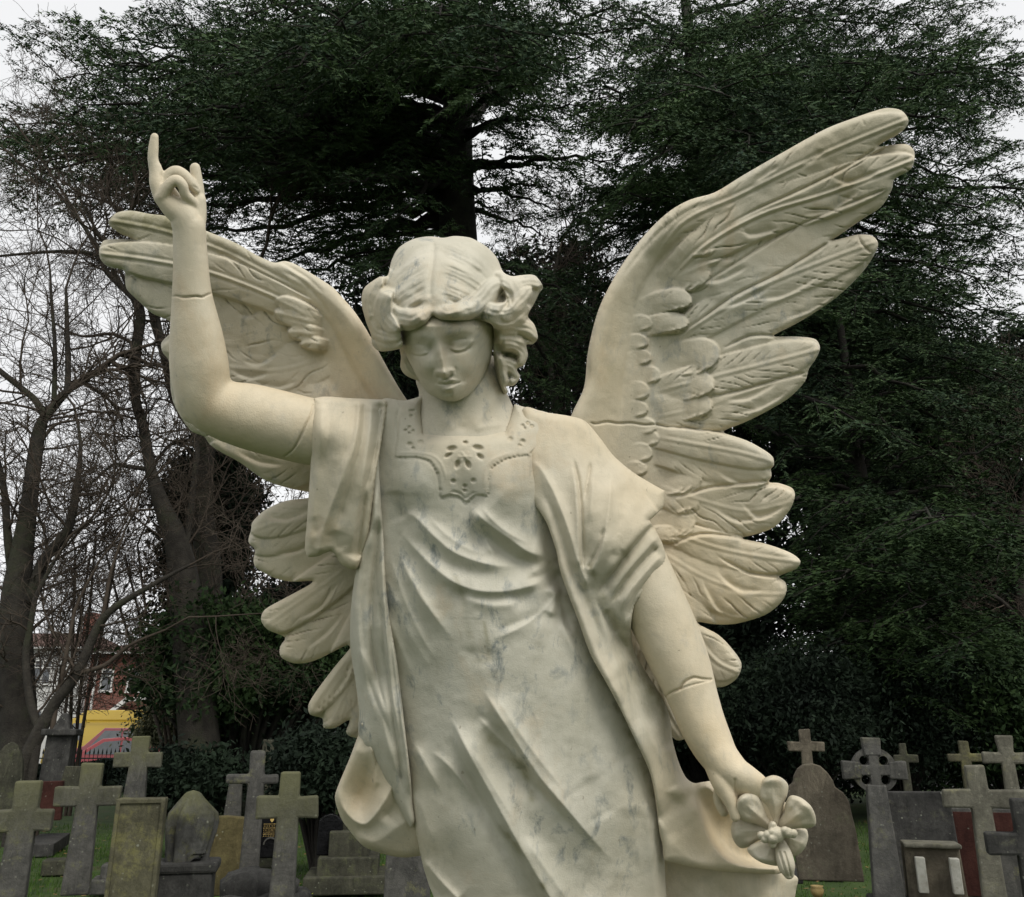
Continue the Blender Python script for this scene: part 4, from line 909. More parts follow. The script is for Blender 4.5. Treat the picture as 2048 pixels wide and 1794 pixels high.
r = house('two-storey red brick house seen through the bare branches', hx(163, Yh), hx(352, Yh), Yh, 8, hz(1306, Yh), hz(1268, Yh), BRK,
          [(hx(202, Yh), hz(1361, Yh), .55, 1.05, 1), (hx(265, Yh), hz(1361, Yh), 1.0, 1.1, 2), (hx(325, Yh), hz(1361, Yh), .9, 1.1, 2), (hx(310, Yh), hz(1450, Yh), 1.4, 1.3, 3)])
cx = (hx(163, Yh)+hx(352, Yh))/2; s = ms(Yh)
put('drainpipe', box_bm(hx(178, Yh)-cx, -.06, hz(1300, Yh)/2, .09, .09, hz(1300, Yh), 0), WHITE, r)
put('porch_gable', extr([(-.85, 0), (-.55, 0), (.05, .5), (.9, .5), (.9, .68), (-.05, .68)], .3, 0), WHITE, r, loc=(hx(255, Yh)-cx, -.4, hz(1424, Yh)))
put('door', box_bm(hx(262, Yh)-cx, -.03, 1.05, .95, .05, 2.1, 0), WHITE, r)
r = house('pale rendered house at the far left behind the trunks', hx(-160, 50), hx(150, 50), 50, 8, hz(1296, 50), hz(1250, 50), REND, [(hx(60, 50), hz(1345, 50), 1.4, 1.3, 3), (hx(-40, 50), hz(1345, 50), 1.4, 1.3, 3), (hx(40, 50), hz(1450, 50), 2.2, 1.5, 4)])
r = house('brick house with a white bay window glimpsed beneath the small wing', hx(470, 52), hx(720, 52), 52, 8, hz(1330, 52), hz(1290, 52), BRK, [(hx(590, 52), hz(1380, 52), 1.6, 1.3, 3), (hx(500, 52), hz(1450, 52), 1.0, 1.3, 2), (hx(690, 52), hz(1450, 52), 1.2, 1.3, 2)])
cx = (hx(470, 52)+hx(720, 52))/2; bx = hx(588, 52)-cx
b = put('bay', box_bm(bx, -.5, 1.5, 2.5, 1.0, 3.0, .02), WHITE, r)
for k in range(3): put('pane', box_bm(bx-.75+.75*k, -1.01, 2.2, .6, .03, .9, 0), WGL, b).location = (0, 0, 0)
r = house('reddish-roofed house barely visible beyond the trees on the right', hx(1960, 60), hx(2300, 60), 60, 9, hz(1330, 60), hz(1180, 60), BRK, [(hx(2030, 60), hz(1390, 60), 1.4, 1.3, 3)])
r = house('brick house hidden behind the angel and the hedge', hx(900, 56), hx(1300, 56), 56, 9, hz(1360, 56), hz(1270, 56), BRK, [(hx(1000, 56), hz(1400, 56), 1.4, 1.3, 3)])
# ---------------------------------------------------------------- the pedestal the angel stands on (below the frame)
b = w3(1150, 2110, 0); zt = float(b[2])+.015; Yc = float(w3(1150, 2110, -30)[1]); xc = float(b[0])
r = empty('pedestal', (xc, Yc, 0)); tag(r, 'stepped pale stone pedestal carrying the angel', 'pedestal')
for nm, z0, z1, w in (('step', 0, .18, 1.5), ('step', .18, .36, 1.25), ('die', .36, zt-.14, .92), ('cornice', zt-.14, zt, 1.05)):
    put(nm, box_bm(0, 0, (z0+z1)/2, w, w*.75, z1-z0-.001, .015), G_PALE, r)
# ---------------------------------------------------------------- marble
def marble():
    m, t, p = new_mat('weathered_marble'); k = NK(t)
    v = k.coord('Object')
    n1 = k.noise(v, 4.5, 5, .55, .3)
    warm = k.mix(k.ramp(k.noise(v, 9, 4), .35, .7), c4(.63, .52, .35), c4(.69, .595, .435))
    cool = k.mix(k.ramp(k.noise(v, 7, 5), .35, .7), c4(.485, .465, .38), c4(.59, .565, .48))
    f = k.mul(k.attr('cool'), k.ramp(n1, .25, .75, c4(-.25, -.25, -.25), c4(.3, .3, .3)), 'ADD')
    col = k.mix(k.ramp(f, .0, 1.0), warm, cool)
    # grey veins and bruises of the stone, drawn out downwards
    vv = k.coord('Object', (30, 30, 17))
    bl = k.ramp(k.noise(vv, 1.0, 6, .7, .35), .53, .66)
    area = k.ramp(k.noise(v, 6.0, 2), .42, .58)
    blf = k.mul(k.mul(bl, area), k.ramp(k.attr('cool'), .25, .8, c4(.25, .25, .25), c4(.95, .95, .95)))
    col = k.mix(blf, col, c4(.20, .225, .225))
    smear = k.ramp(k.noise(k.coord('Object', (9, 9, 3.4)), 1.2, 6, .7, .5), .4, .75)
    col = k.mix(k.mul(smear, .32), col, c4(.36, .335, .25))
    grime = k.ramp(k.noise(v, 34, 7, .72), .54, .72)
    col = k.mix(k.mul(grime, .22), col, c4(.33, .29, .2))
    # tiny dark specks
    sp = k.ramp(k.noise(k.coord('Object', (1, 1, .7)), 85, 2, .5), .74, .79)
    col = k.mix(k.mul(sp, .5), col, c4(.2, .17, .12))
    ru = k.mul(k.ramp(k.noise(k.coord('Object', (5, 5, 3)), 1.1, 6, .7, .4), .56, .72), .38)
    col = k.mix(ru, col, c4(.50, .35, .19))
    gr = k.mul(k.ramp(k.noise(k.coord('Object', (15, 15, 2.6)), 1.0, 6, .72, .3), .55, .72), .34)
    col = k.mix(gr, col, c4(.27, .26, .20))
    # yellow-green algae film where marked, plus the darker lines along creases
    st = k.mul(k.attr('stain'), k.ramp(k.noise(v, 16, 6, .65), .3, .7))
    col = k.mix(st, col, c4(.235, .22, .125))
    k.link(col, p.inputs['Base Color'])
    p.inputs['Roughness'].default_value = .62
    p.inputs['Specular IOR Level'].default_value = .35
    h = k.mix(.35, k.noise(v, 60, 4, .6), k.noise(v, 420, 3, .6))
    k.bump(h, .42, .004, p)
    return m
MARBLE = marble()
angel = empty('angel_statue', tuple(w3(960, 2100, 0)))
tag(angel, 'pale marble angel with spread wings, raised arm and lowered head, holding a flower', 'statue')
def T1(L): return [(650+u/4.072, 440+v/4.072) for u, v in L]
def T2(L): return [(180+u/2.716, 240+v/2.716) for u, v in L]
def T3(L): return [(1100+u/2.489, 180+v/2.489) for u, v in L]
def T4(L): return [(1100+u/2.56, 800+v/2.56) for u, v in L]
def T5(L): return [(560+u/2.5575, 760+v/2.5575) for u, v in L]
def T6(L): return [(480+u/2.005, 900+v/2.005) for u, v in L]
def T7(L): return [(800+u/3.41, 1300+v/3.41) for u, v in L]
def T8(L): return [(1240+u/3.627, 1300+v/3.627) for u, v in L]
# ---------------------------------------------------------------- right-hand wing
def wing_right():
    out = [(1120, 900), (1144, 827), (1168, 774.6), (1176, 702), (1196, 622), (1224.5, 561.7), (1261, 505), (1301, 457), (1341, 421), (1381, 399), (1429, 385), (1482, 353),
           (1530, 325), (1574, 300), (1620, 274), (1662, 253), (1719, 232), (1752, 221), (1775, 216), (1803, 221), (1817, 240), (1811, 256), (1791, 272), (1766, 285), (1757, 293),
           (1790, 289), (1815, 289), (1829, 304), (1823, 337), (1789, 358), (1784, 378), (1763, 413), (1727, 437), (1675, 473), (1662, 481), (1690, 475), (1715, 469), (1743, 471),
           (1756, 485), (1751, 505), (1727, 542), (1674, 594), (1602, 642), (1548, 670), (1550, 673), (1594, 673), (1630, 678), (1640, 694), (1634, 714), (1618, 738), (1610, 763),
           (1574, 799), (1502, 839), (1449, 861), (1449, 866), (1491, 880), (1522, 896), (1545, 913), (1548, 930), (1542, 938), (1543, 952), (1538, 964), (1557, 966), (1584, 976),
           (1590, 991), (1580, 1019), (1549, 1054), (1510, 1069), (1485, 1075), (1487, 1078), (1530, 1087), (1580, 1105), (1601, 1122), (1592, 1138), (1558, 1153), (1571, 1165),
           (1573, 1183), (1561, 1206), (1530, 1230), (1475, 1247), (1436, 1249), (1396, 1244), (1400, 1250), (1436, 1269), (1463, 1296), (1483, 1327), (1475, 1355), (1452, 1372),
           (1428, 1376), (1405, 1385), (1395, 1420), (1380, 1470), (1352, 1480), (1320, 1440), (1280, 1350), (1200, 1200), (1130, 1050)]
    base = [(1140, 850, -60), (1180, 720, -75), (1230, 570, -80), (1350, 430, -80), (1520, 330, -70), (1790, 250, -40), (1800, 320, -45), (1750, 485, -60), (1630, 700, -70),
            (1540, 930, -75), (1590, 1000, -75), (1590, 1125, -70), (1560, 1200, -70), (1470, 1330, -80), (1300, 1350, -90), (1200, 1100, -90), (1400, 700, -120), (1550, 450, -95), (1420, 1000, -110), (1300, 900, -110)]
    R = Relief(out, base, step=2.2, R=13, E=15, thick=14, n=4)
    # lower layer first, then what overlaps it
    kw = dict(barbs=4.8, lam=25, shaft=1.3)
    R.lobe([(1320, 1100), (1380, 1250), (1430, 1320), (1478, 1345)], 50, 4, 10, seed=1, soft=1.6, **kw)
    R.lobe([(1300, 1250), (1330, 1400), (1375, 1480)], 50, 4, 8, seed=2, soft=1.6, **kw)
    R.lobe([(1290, 1080), (1400, 1150), (1500, 1185), (1580, 1188)], 62, 4, 12, seed=3, soft=1.6, barbs=5.2, lam=29, shaft=0.6)
    R.lobe([(1300, 1040), (1400, 1085), (1500, 1110), (1606, 1124)], 37, 13, 8, seed=4, soft=1.6, barbs=3.2, lam=20, shaft=0.9)
    R.lobe([(1290, 960), (1400, 1000), (1500, 1022), (1596, 1000)], 56, 8, 12, seed=5, soft=1.6, barbs=4.4, lam=25, shaft=0.6)
    R.lobe([(1290, 900), (1400, 925), (1480, 945), (1552, 945)], 37, 14, 7, seed=6, soft=1.6, barbs=3.6, lam=20, shaft=0.3)
    R.lobe([(1290, 870), (1400, 890), (1480, 905), (1552, 925)], 33, 22, 7, seed=7, soft=1.6, barbs=2.6, lam=20, shaft=0.9)
    R.lobe([(1280, 840), (1400, 815), (1520, 775), (1622, 735)], 60, 3, 12, seed=8, soft=1.6, barbs=4.4, lam=20, shaft=0.6)
    R.lobe([(1290, 790), (1400, 760), (1500, 735), (1642, 698)], 42, 14, 8, seed=9, soft=1.6, barbs=3.2, lam=20, shaft=1.1)
    R.lobe([(1290, 740), (1400, 690), (1520, 610), (1640, 540), (1730, 505)], 82, 3, 12, seed=10, soft=1.6, barbs=4.4, lam=23, shaft=0.0)
    R.lobe([(1300, 710), (1400, 645), (1520, 575), (1640, 525), (1761, 480)], 46, 15, 8, seed=11, soft=1.6, barbs=3.0, lam=20, shaft=1.2)
    R.lobe([(1320, 640), (1450, 560), (1560, 500), (1680, 430), (1790, 372)], 62, 14, 10, seed=12, soft=1.6, barbs=5.2, lam=34, shaft=0.0)
    R.lobe([(1310, 600), (1400, 500), (1520, 430), (1660, 385), (1832, 318)], 52, 26, 9, seed=13, soft=1.6, barbs=4.0, lam=32, shaft=2.7)
    R.lobe([(1290, 560), (1360, 450), (1480, 390), (1600, 330), (1700, 285), (1822, 236)], 50, 20, 10, seed=14, soft=1.6, barbs=3.0, lam=29, shaft=1.8)
    # smooth the junction towards the arm of the wing, carved splits in the vanes
    for P_ in ([(1340, 555), (1420, 520), (1480, 515)], [(1380, 560), (1440, 560), (1500, 530)], [(1430, 620), (1490, 600), (1540, 575)], [(1480, 445), (1500, 470), (1560, 455)],
               [(1440, 800), (1500, 795), (1560, 760)], [(1450, 830), (1520, 815), (1580, 780)], [(1500, 600), (1570, 590), (1640, 550)], [(1560, 640), (1620, 620), (1680, 580)],
               [(1655, 350), (1700, 365), (1760, 345)], [(1600, 330), (1625, 320), (1650, 300)], [(1500, 370), (1530, 350), (1560, 330)], [(1600, 430), (1660, 420), (1720, 380)],
               [(1420, 1010), (1480, 1042), (1560, 1020)], [(1430, 1140), (1480, 1180), (1530, 1180)], [(1400, 1150), (1440, 1220), (1500, 1235)], [(1480, 1000), (1520, 1035), (1570, 1010)],
               [(1430, 940), (1480, 965), (1530, 958)]):
        R.stroke(P_, 9, 3, -4, t0=.4, t1=.25); R.stroke([(x-2, y+7) for x, y in P_], 4, 10, 2.2, t0=.4, t1=.25)
    for P_, a_ in (([(1330, 690), (1400, 640), (1470, 590), (1560, 545), (1662, 482)], 7), ([(1440, 700), (1500, 672), (1548, 671)], 6), ([(1360, 590), (1450, 540), (1560, 470), (1680, 415), (1780, 375)], 5),
                   ([(1420, 470), (1500, 425), (1600, 380), (1700, 330), (1757, 293)], 6), ([(1330, 1000), (1420, 975), (1480, 968), (1538, 962)], 6), ([(1330, 1095), (1400, 1068), (1486, 1076)], 6), ([(1430, 1110), (1500, 1145), (1558, 1152)], 6), ([(1400, 800), (1500, 775), (1570, 755), (1612, 745)], 5)):
        R.stroke(P_, 2.6, 2.6, -a_, 1.6, .35, .05); R.stroke([(x, y+6) for x, y in P_], 3, 16, a_*.6, 1.3, .35, .1)
    # the thick leading edge
    R.stroke([(1150, 1000), (1160, 850), (1190, 760), (1200, 680), (1225, 600), (1268, 530), (1320, 475), (1390, 425), (1460, 390)], 38, 48, 27, t0=0, t1=.6)
    R.stroke([(1240, 880), (1245, 780), (1262, 680), (1275, 600), (1320, 520), (1370, 470), (1440, 430), (1540, 380)], 7, 14, -7, t0=.2, t1=.5)
    R.stroke([(1240, 560), (1300, 482), (1370, 425), (1440, 395)], 4, 5, -3)
    # coverts: two rows of curled scallops
    rowa = [(1430, 490, 22, 20), (1420, 548, 36, 22), (1384, 600, 24, 22), (1376, 645, 22, 20), (1438, 712, 38, 26), (1428, 770, 30, 26), (1424, 812, 28, 22),
            (1404, 955, 34, 13), (1398, 1003, 24, 13), (1390, 1044, 30, 12), (1362, 1068, 18, 10)]
    def crescents(xb, yb, w_, n, a):
        for j in range(n):
            cx, cy, rr = xb-w_*(1.0+.42*j), yb+w_*.12*j, w_*(.98-.1*j)
            R.stroke([(cx+rr*math.cos(t), cy+rr*math.sin(t)*.95) for t in (.35, .75, 1.15, 1.6, 2.0)], 2.6, 3.6, a, 1.5, .25, .35)
            R.stroke([(cx+(rr+4)*math.cos(t), cy+(rr+4)*math.sin(t)*.95) for t in (.35, .75, 1.15, 1.6, 2.0)], 2.2, 2.2, -a*.9, 1.6, .25, .35)
    for i, (xb, yb, w_, of) in enumerate(rowa):
        R.lobe([(xb-120, yb+22), (xb-70, yb+6), (xb-28, yb-2), (xb, yb+4)], w_, of-1, 6, tip=.36, root=.9, barbs=2.5, lam=15, seed=30+i, lift=3, soft=6, rootw=.7, tilt=3)
        crescents(xb, yb, w_, 3, 3.4)
    rc = np.random.default_rng(3); y = 645
    while y < 950:
        xb = 1304+9*math.sin(y*.045)+rc.normal(0, 3); w_ = 13+rc.random()*7
        R.lobe([(xb-56, y+12), (xb-28, y+2), (xb, y+3)], w_*1.25, 3, 2, tip=.45, root=.95, barbs=1.9, lam=12, seed=int(y), lift=2, soft=6, rootw=.6); crescents(xb, y, w_, 2, 1.5); y += 24+rc.random()*16
    # repaired break across the wing
    R.stroke([(1178, 843), (1190, 848), (1214, 844), (1236, 847), (1262, 846), (1290, 850), (1312, 849), (1340, 856), (1372, 855), (1400, 861), (1445, 864)], 1.9, 1.9, -6, 2, t0=.03, t1=.03)
    R.stroke([(1715, 470), (1724, 487), (1733, 497), (1742, 505)], 2.2, 2.2, -6, t0=.05, t1=.05)
    R.stroke([(1722, 236), (1727, 245), (1730, 252)], 1.8, 1.8, -2)
    R.rough(.9, 3)
    R.cool[:] = .42; R.tint(1210, 760, 60, 200, -.5); R.tint(1400, 1150, 250, 160, -.5); R.tint(1450, 600, 160, 130, .25)
    R.tint(1740, 290, 150, 90, .6, 'stain', -25); R.tint(1740, 540, 80, 60, .2, 'stain'); R.tint(1225, 740, 22, 18, .5, 'stain'); R.tint(1480, 840, 70, 14, .3, 'stain', -18)
    R.tint(1600, 640, 120, 14, .3, 'stain', -35)
    o = join_parts('wing', [R.build()], MARBLE, angel)
    o['label'] = 'wide fully visible wing with stepped primary feathers'
wing_right()
# ---------------------------------------------------------------- left-hand wing (seen foreshortened behind the raised arm)
def wing_left():
    out = [(830, 830), (797, 774), (773, 732), (753, 695), (731, 656), (706, 619), (680, 590), (666, 575), (633, 553), (592, 529), (570, 522), (548, 525), (511, 509), (474, 487), (416, 463), (370, 444),
           (327, 431), (301, 428), (261, 421), (232, 426), (217, 443), (220, 452), (242, 468), (265, 478), (240, 478), (210, 480), (201, 490), (198, 505), (202, 520), (217, 534), (248, 541), (250, 560), (254, 579), (276, 601), (305, 627), (338, 641),
           (345, 660), (323, 685), (325, 704), (338, 722), (345, 800), (380, 860), (408, 873), (419, 888), (438, 902), (480, 925), (530, 960), (580, 977), (617, 984), (628, 990), (615, 996), (570, 1002),
           (530, 1020), (505, 1044), (502, 1060), (497, 1084), (510, 1099), (507, 1119), (511, 1134), (545, 1154), (580, 1163), (625, 1162), (618, 1170), (570, 1196), (530, 1219), (522, 1239), (535, 1259), (570, 1275),
           (560, 1294), (562, 1314), (590, 1327), (630, 1321), (694, 1290), (700, 1296), (669, 1334), (635, 1379), (617, 1409), (620, 1429), (645, 1437), (647, 1455), (669, 1456), (699, 1440), (692, 1464), (704, 1474), (740, 1475), (800, 1400), (860, 1200), (860, 950)]
    base = [(815, 800, -50), (740, 690, -70), (660, 590, -80), (560, 530, -90), (400, 460, -120), (230, 440, -150), (205, 505, -150), (340, 640, -140), (330, 700, -150), (500, 1050, -110), (520, 1240, -105),
            (565, 1310, -105), (620, 1410, -110), (700, 1460, -110), (830, 1300, -100), (840, 900, -90), (560, 720, -130), (620, 1100, -110), (450, 600, -130), (650, 950, -120), (450, 850, -140)]
    R = Relief(out, base, step=2.2, R=12, E=14, thick=14, n=4)
    R.lobe([(760, 1250), (720, 1380), (690, 1475)], 32, 2, 9, seed=1, soft=1.6, barbs=3.0)
    R.lobe([(760, 1200), (710, 1340), (655, 1462)], 32, 8, 9, seed=2, soft=1.6, barbs=3.0, shaft=0.6)
    R.lobe([(760, 1150), (700, 1300), (615, 1430)], 36, 16, 10, seed=3, soft=1.6, barbs=3.2, shaft=0.6)
    R.lobe([(760, 1150), (680, 1240), (560, 1322)], 44, 4, 12, seed=4, soft=1.6, barbs=5.2, lam=23)
    R.lobe([(760, 1080), (660, 1160), (520, 1258)], 46, 16, 10, seed=5, soft=1.6, barbs=4.4, lam=21, shaft=0.6)
    R.lobe([(740, 1050), (640, 1100), (505, 1140)], 50, 2, 12, seed=6, soft=1.6, barbs=4.8, lam=23)
    R.lobe([(740, 1020), (640, 1050), (495, 1096)], 38, 12, 10, seed=7, soft=1.6, barbs=4.0, lam=20)
    R.lobe([(740, 990), (640, 1015), (500, 1062)], 36, 22, 10, seed=8, soft=1.6, barbs=3.2, lam=20, shaft=0.6)
    R.lobe([(740, 820), (640, 900), (530, 930), (420, 890)], 60, 4, 12, seed=9, soft=1.6, barbs=4.0, lam=25)
    R.lobe([(700, 760), (600, 820), (480, 830), (350, 800)], 70, 8, 10, seed=10, soft=1.6, barbs=3.6, lam=27)
    R.lobe([(680, 700), (560, 740), (440, 730), (320, 700)], 62, 10, 10, seed=11, soft=1.6, barbs=4.4, lam=29, shaft=0.6)
    R.lobe([(640, 690), (520, 660), (400, 620), (245, 570)], 66, 12, 10, seed=12, soft=1.6, barbs=4.4, lam=29)
    R.lobe([(640, 640), (540, 590), (420, 545), (300, 520), (193, 506)], 42, 30, 9, seed=13, soft=1.6, barbs=3.6, lam=32, shaft=2.7)
    R.lobe([(640, 600), (540, 550), (440, 500), (320, 460), (212, 440)], 40, 22, 9, seed=14, soft=1.6, barbs=3.0, lam=29, shaft=2.1)
    for P_ in ([(470, 625), (500, 632), (530, 615)], [(480, 720), (520, 728), (560, 700)], [(500, 760), (550, 775), (600, 760)], [(460, 740), (500, 755), (540, 745)], [(320, 560), (290, 560), (280, 548)],
               [(430, 510), (450, 510), (480, 525)], [(560, 660), (590, 668), (640, 650)], [(470, 900), (520, 925), (570, 930)], [(480, 1000), (560, 1040), (640, 1010)],
               [(540, 1110), (600, 1100), (640, 1070)], [(590, 1240), (640, 1215), (680, 1160)], [(610, 1300), (660, 1260), (690, 1220)], [(660, 1400), (690, 1360), (710, 1310)]):
        R.stroke(P_, 8, 3, -4.5, t0=.35, t1=.3); R.stroke([(x-2, y+7) for x, y in P_], 4, 10, 2, t0=.4, t1=.25)
    R.stroke([(850, 860), (770, 760), (728, 690), (690, 630), (640, 585), (570, 545), (500, 520)], 46, 30, 27, t0=0, t1=.5)
    R.stroke([(760, 830), (700, 730), (660, 650), (610, 600), (550, 570)], 14, 7, -6, t0=.2, t1=.4)
    R.stroke([(560, 540), (600, 560), (640, 600), (660, 640)], 5, 5, -4); R.stroke([(575, 530), (620, 560), (650, 590)], 4, 4, -2.5)
    for i, (xa, ya, xb, yb, w_) in enumerate([(640, 640, 552, 598, 22), (645, 650, 548, 625, 24), (640, 672, 575, 665, 20), (648, 690, 600, 690, 15)]):
        R.lobe([(xa+20, ya+4), (xa-10, ya-2), ((xa+xb)/2-10, (ya+yb)/2-4), (xb, yb)], w_, 30, 9, tip=.5, root=.5, barbs=4.4, lam=20, shaft=0.6, seed=30+i, lift=4, soft=4)
    R.rough(.9, 5)
    R.cool[:] = .5; R.tint(720, 690, 70, 120, -.6); R.tint(620, 1200, 160, 300, -.35); R.tint(520, 760, 140, 100, .3)
    R.tint(270, 440, 130, 36, 1.6, 'stain', 8); R.tint(450, 490, 120, 20, .7, 'stain', 18); R.tint(230, 510, 60, 30, .5, 'stain'); R.tint(280, 590, 60, 30, .5, 'stain', 40)
    R.tint(530, 970, 110, 20, .3, 'stain', 20)
    o = join_parts('wing', [R.build()], MARBLE, angel)
    o['label'] = 'foreshortened wing partly hidden by the raised arm'
wing_left()
# ---------------------------------------------------------------- body: head, neck, arms, hands in one mesh
def carve_line(co, pts, w, a):
    P = catmull(np.array(pts, float), False, 4); m = co[:, 2] > -40
    x0, y0 = P.min(0)-9; x1, y1 = P.max(0)+9
    m &= (co[:, 0] > x0) & (co[:, 0] < x1) & (co[:, 1] > y0) & (co[:, 1] < y1)
    idx = np.where(m)[0]
    if len(idx) == 0: return
    d, sg, t, L = near_curve(co[idx, 0], co[idx, 1], P)
    co[idx, 2] -= a*np.exp(-(d/w)**2)
def arms():
    res = []
    # raised arm
    A = [tube_mesh([(378, 452, 22), (381, 520, 18), (384, 590, 14), (392, 670, 8), (398, 730, 4), (405, 775, 1), (421, 806, -2), (455, 822, -5), (495, 832, -7), (550, 846, -8), (625, 864, -8), (700, 875, -10)],
                   [33, 35.5, 41, 54, 60, 58, 57, 61, 66, 67.5, 67, 64], 52),
         tube_mesh([(384, 800, -4), (388, 815, -6)], [36, 33], 20),
         # palm: from the wrist to the two sides of the hand
         tube_mesh([(379, 462, 22), (366, 430, 24), (343, 412, 26), (323, 394, 28)], [33, 30, 23, 16.5], 20),
         tube_mesh([(380, 460, 20), (391, 432, 14), (396, 402, 12)], [31, 23, 17], 20),
         tube_mesh([(366, 432, 10), (352, 402, -10), (338, 380, -6)], [23, 15, 13], 18),
         # index finger, raised
         tube_mesh([(321, 391, 24), (313, 365, 20), (311, 344, 16), (306, 318, 14), (307, 295, 13), (309, 274, 12)], [15.5, 15, 13, 11.2, 10.6, 8.6], 18),
         tube_mesh([(317, 345, 17), (313, 333, 16)], [10.5, 10], 14),
         # middle finger curled over to the little finger
         tube_mesh([(326, 378, 16), (338, 352, 14), (352, 343, 18), (370, 352, 22), (384, 369, 24), (393, 381, 22)], [13, 13.5, 12.5, 11.5, 10.2, 7.6], 18),
         # ring finger / thumb loop nearest the viewer
         tube_mesh([(325, 392, 34), (338, 370, 42), (352, 360, 46), (365, 371, 46), (370, 388, 42), (383, 402, 34), (388, 414, 26)], [14, 12.5, 11.5, 11, 10.5, 10, 9], 18),
         tube_mesh([(370, 360, 8), (388, 378, 10), (394, 395, 8)], [9, 9, 9], 14),
         # little finger, upright
         tube_mesh([(398, 412, 10), (397, 385, 6), (393, 358, 4), (390, 336, 2)], [13, 12.5, 12.2, 11], 18)]
    co, q = fuse(A, 2.2, 5)
    co = relax(co, q, .05+.95*sstep(470, 540, co[:, 1]), 26)
    carve_line(co, [(340, 595), (352, 592), (368, 595), (392, 593), (405, 594), (414, 590), (426, 586)], 1.9, 5)
    carve_line(co, [(627, 810), (622, 830), (612, 850), (598, 880), (585, 900), (570, 912)], 1.8, 4.5)
    carve_line(co, [(388, 372), (396, 378)], 1.5, 1.5)
    # a slight overlap of the restored forearm on its joint
    res.append((co, q))
    # lowered arm with the hand that holds the flower
    B = [tube_mesh([(1270, 1120, -5), (1300, 1190, 5), (1326, 1245, 14), (1352, 1305, 26), (1371, 1352, 38), (1388, 1400, 50), (1404, 1445, 62), (1424, 1488, 76), (1440, 1516, 88)],
                   [62, 64, 63, 61, 56, 50, 47, 43, 38], 52),
         tube_mesh([(1438, 1512, 88), (1464, 1545, 104), (1490, 1562, 114), (1510, 1574, 112), (1530, 1592, 100)], [38, 36, 33, 29, 23], 24),
         tube_mesh([(1432, 1530, 92), (1446, 1565, 112), (1458, 1592, 124), (1466, 1612, 130), (1471, 1634, 134)], [24, 23, 18, 14, 10.5], 18),     # thumb
         tube_mesh([(1478, 1560, 100), (1500, 1600, 104), (1508, 1635, 98), (1512, 1660, 92)], [24, 18, 13, 10], 16),                # index, under the flower
         tube_mesh([(1500, 1575, 110), (1530, 1610, 114), (1545, 1650, 110), (1540, 1690, 104)], [22, 17, 13, 10], 16),
         tube_mesh([(1515, 1570, 104), (1556, 1608, 104), (1572, 1645, 100), (1568, 1680, 96)], [20, 15, 12, 9], 16),
         tube_mesh([(1445, 1575, 84), (1438, 1600, 84), (1448, 1625, 90)], [18, 12, 9.5], 16)]
    co, q = fuse(B, 2.2, 5)
    co = relax(co, q, .08+.92*sstep(1545, 1490, co[:, 1]), 22)
    carve_line(co, [(1330, 1394), (1345, 1384), (1361, 1377), (1366, 1368), (1374, 1361), (1389, 1355), (1405, 1358), (1422, 1359)], 2.2, 6)
    carve_line(co, [(1361, 1378), (1380, 1371), (1400, 1366), (1421, 1361)], 1.5, 3)
    carve_line(co, [(1470, 1560), (1472, 1585), (1478, 1610)], 2.6, 4)
    res.append((co, q))
    out = []
    for co, q in res:
        cool = np.full(len(co), .12) ; st = np.zeros(len(co))
        cool += .25*np.exp(-(((co[:, 0]-380)/60)**2+((co[:, 1]-480)/140)**2))
        cool -= .25*np.exp(-(((co[:, 0]-1400)/120)**2+((co[:, 1]-1450)/120)**2))
        co = co+ (vnoise(co[:, 0], co[:, 1], 30, 2)*.8)[:, None]*np.array([0, 0, 1.])
        out.append((w3(co[:, 0], co[:, 1], co[:, 2]), q, cool, st))
    return out
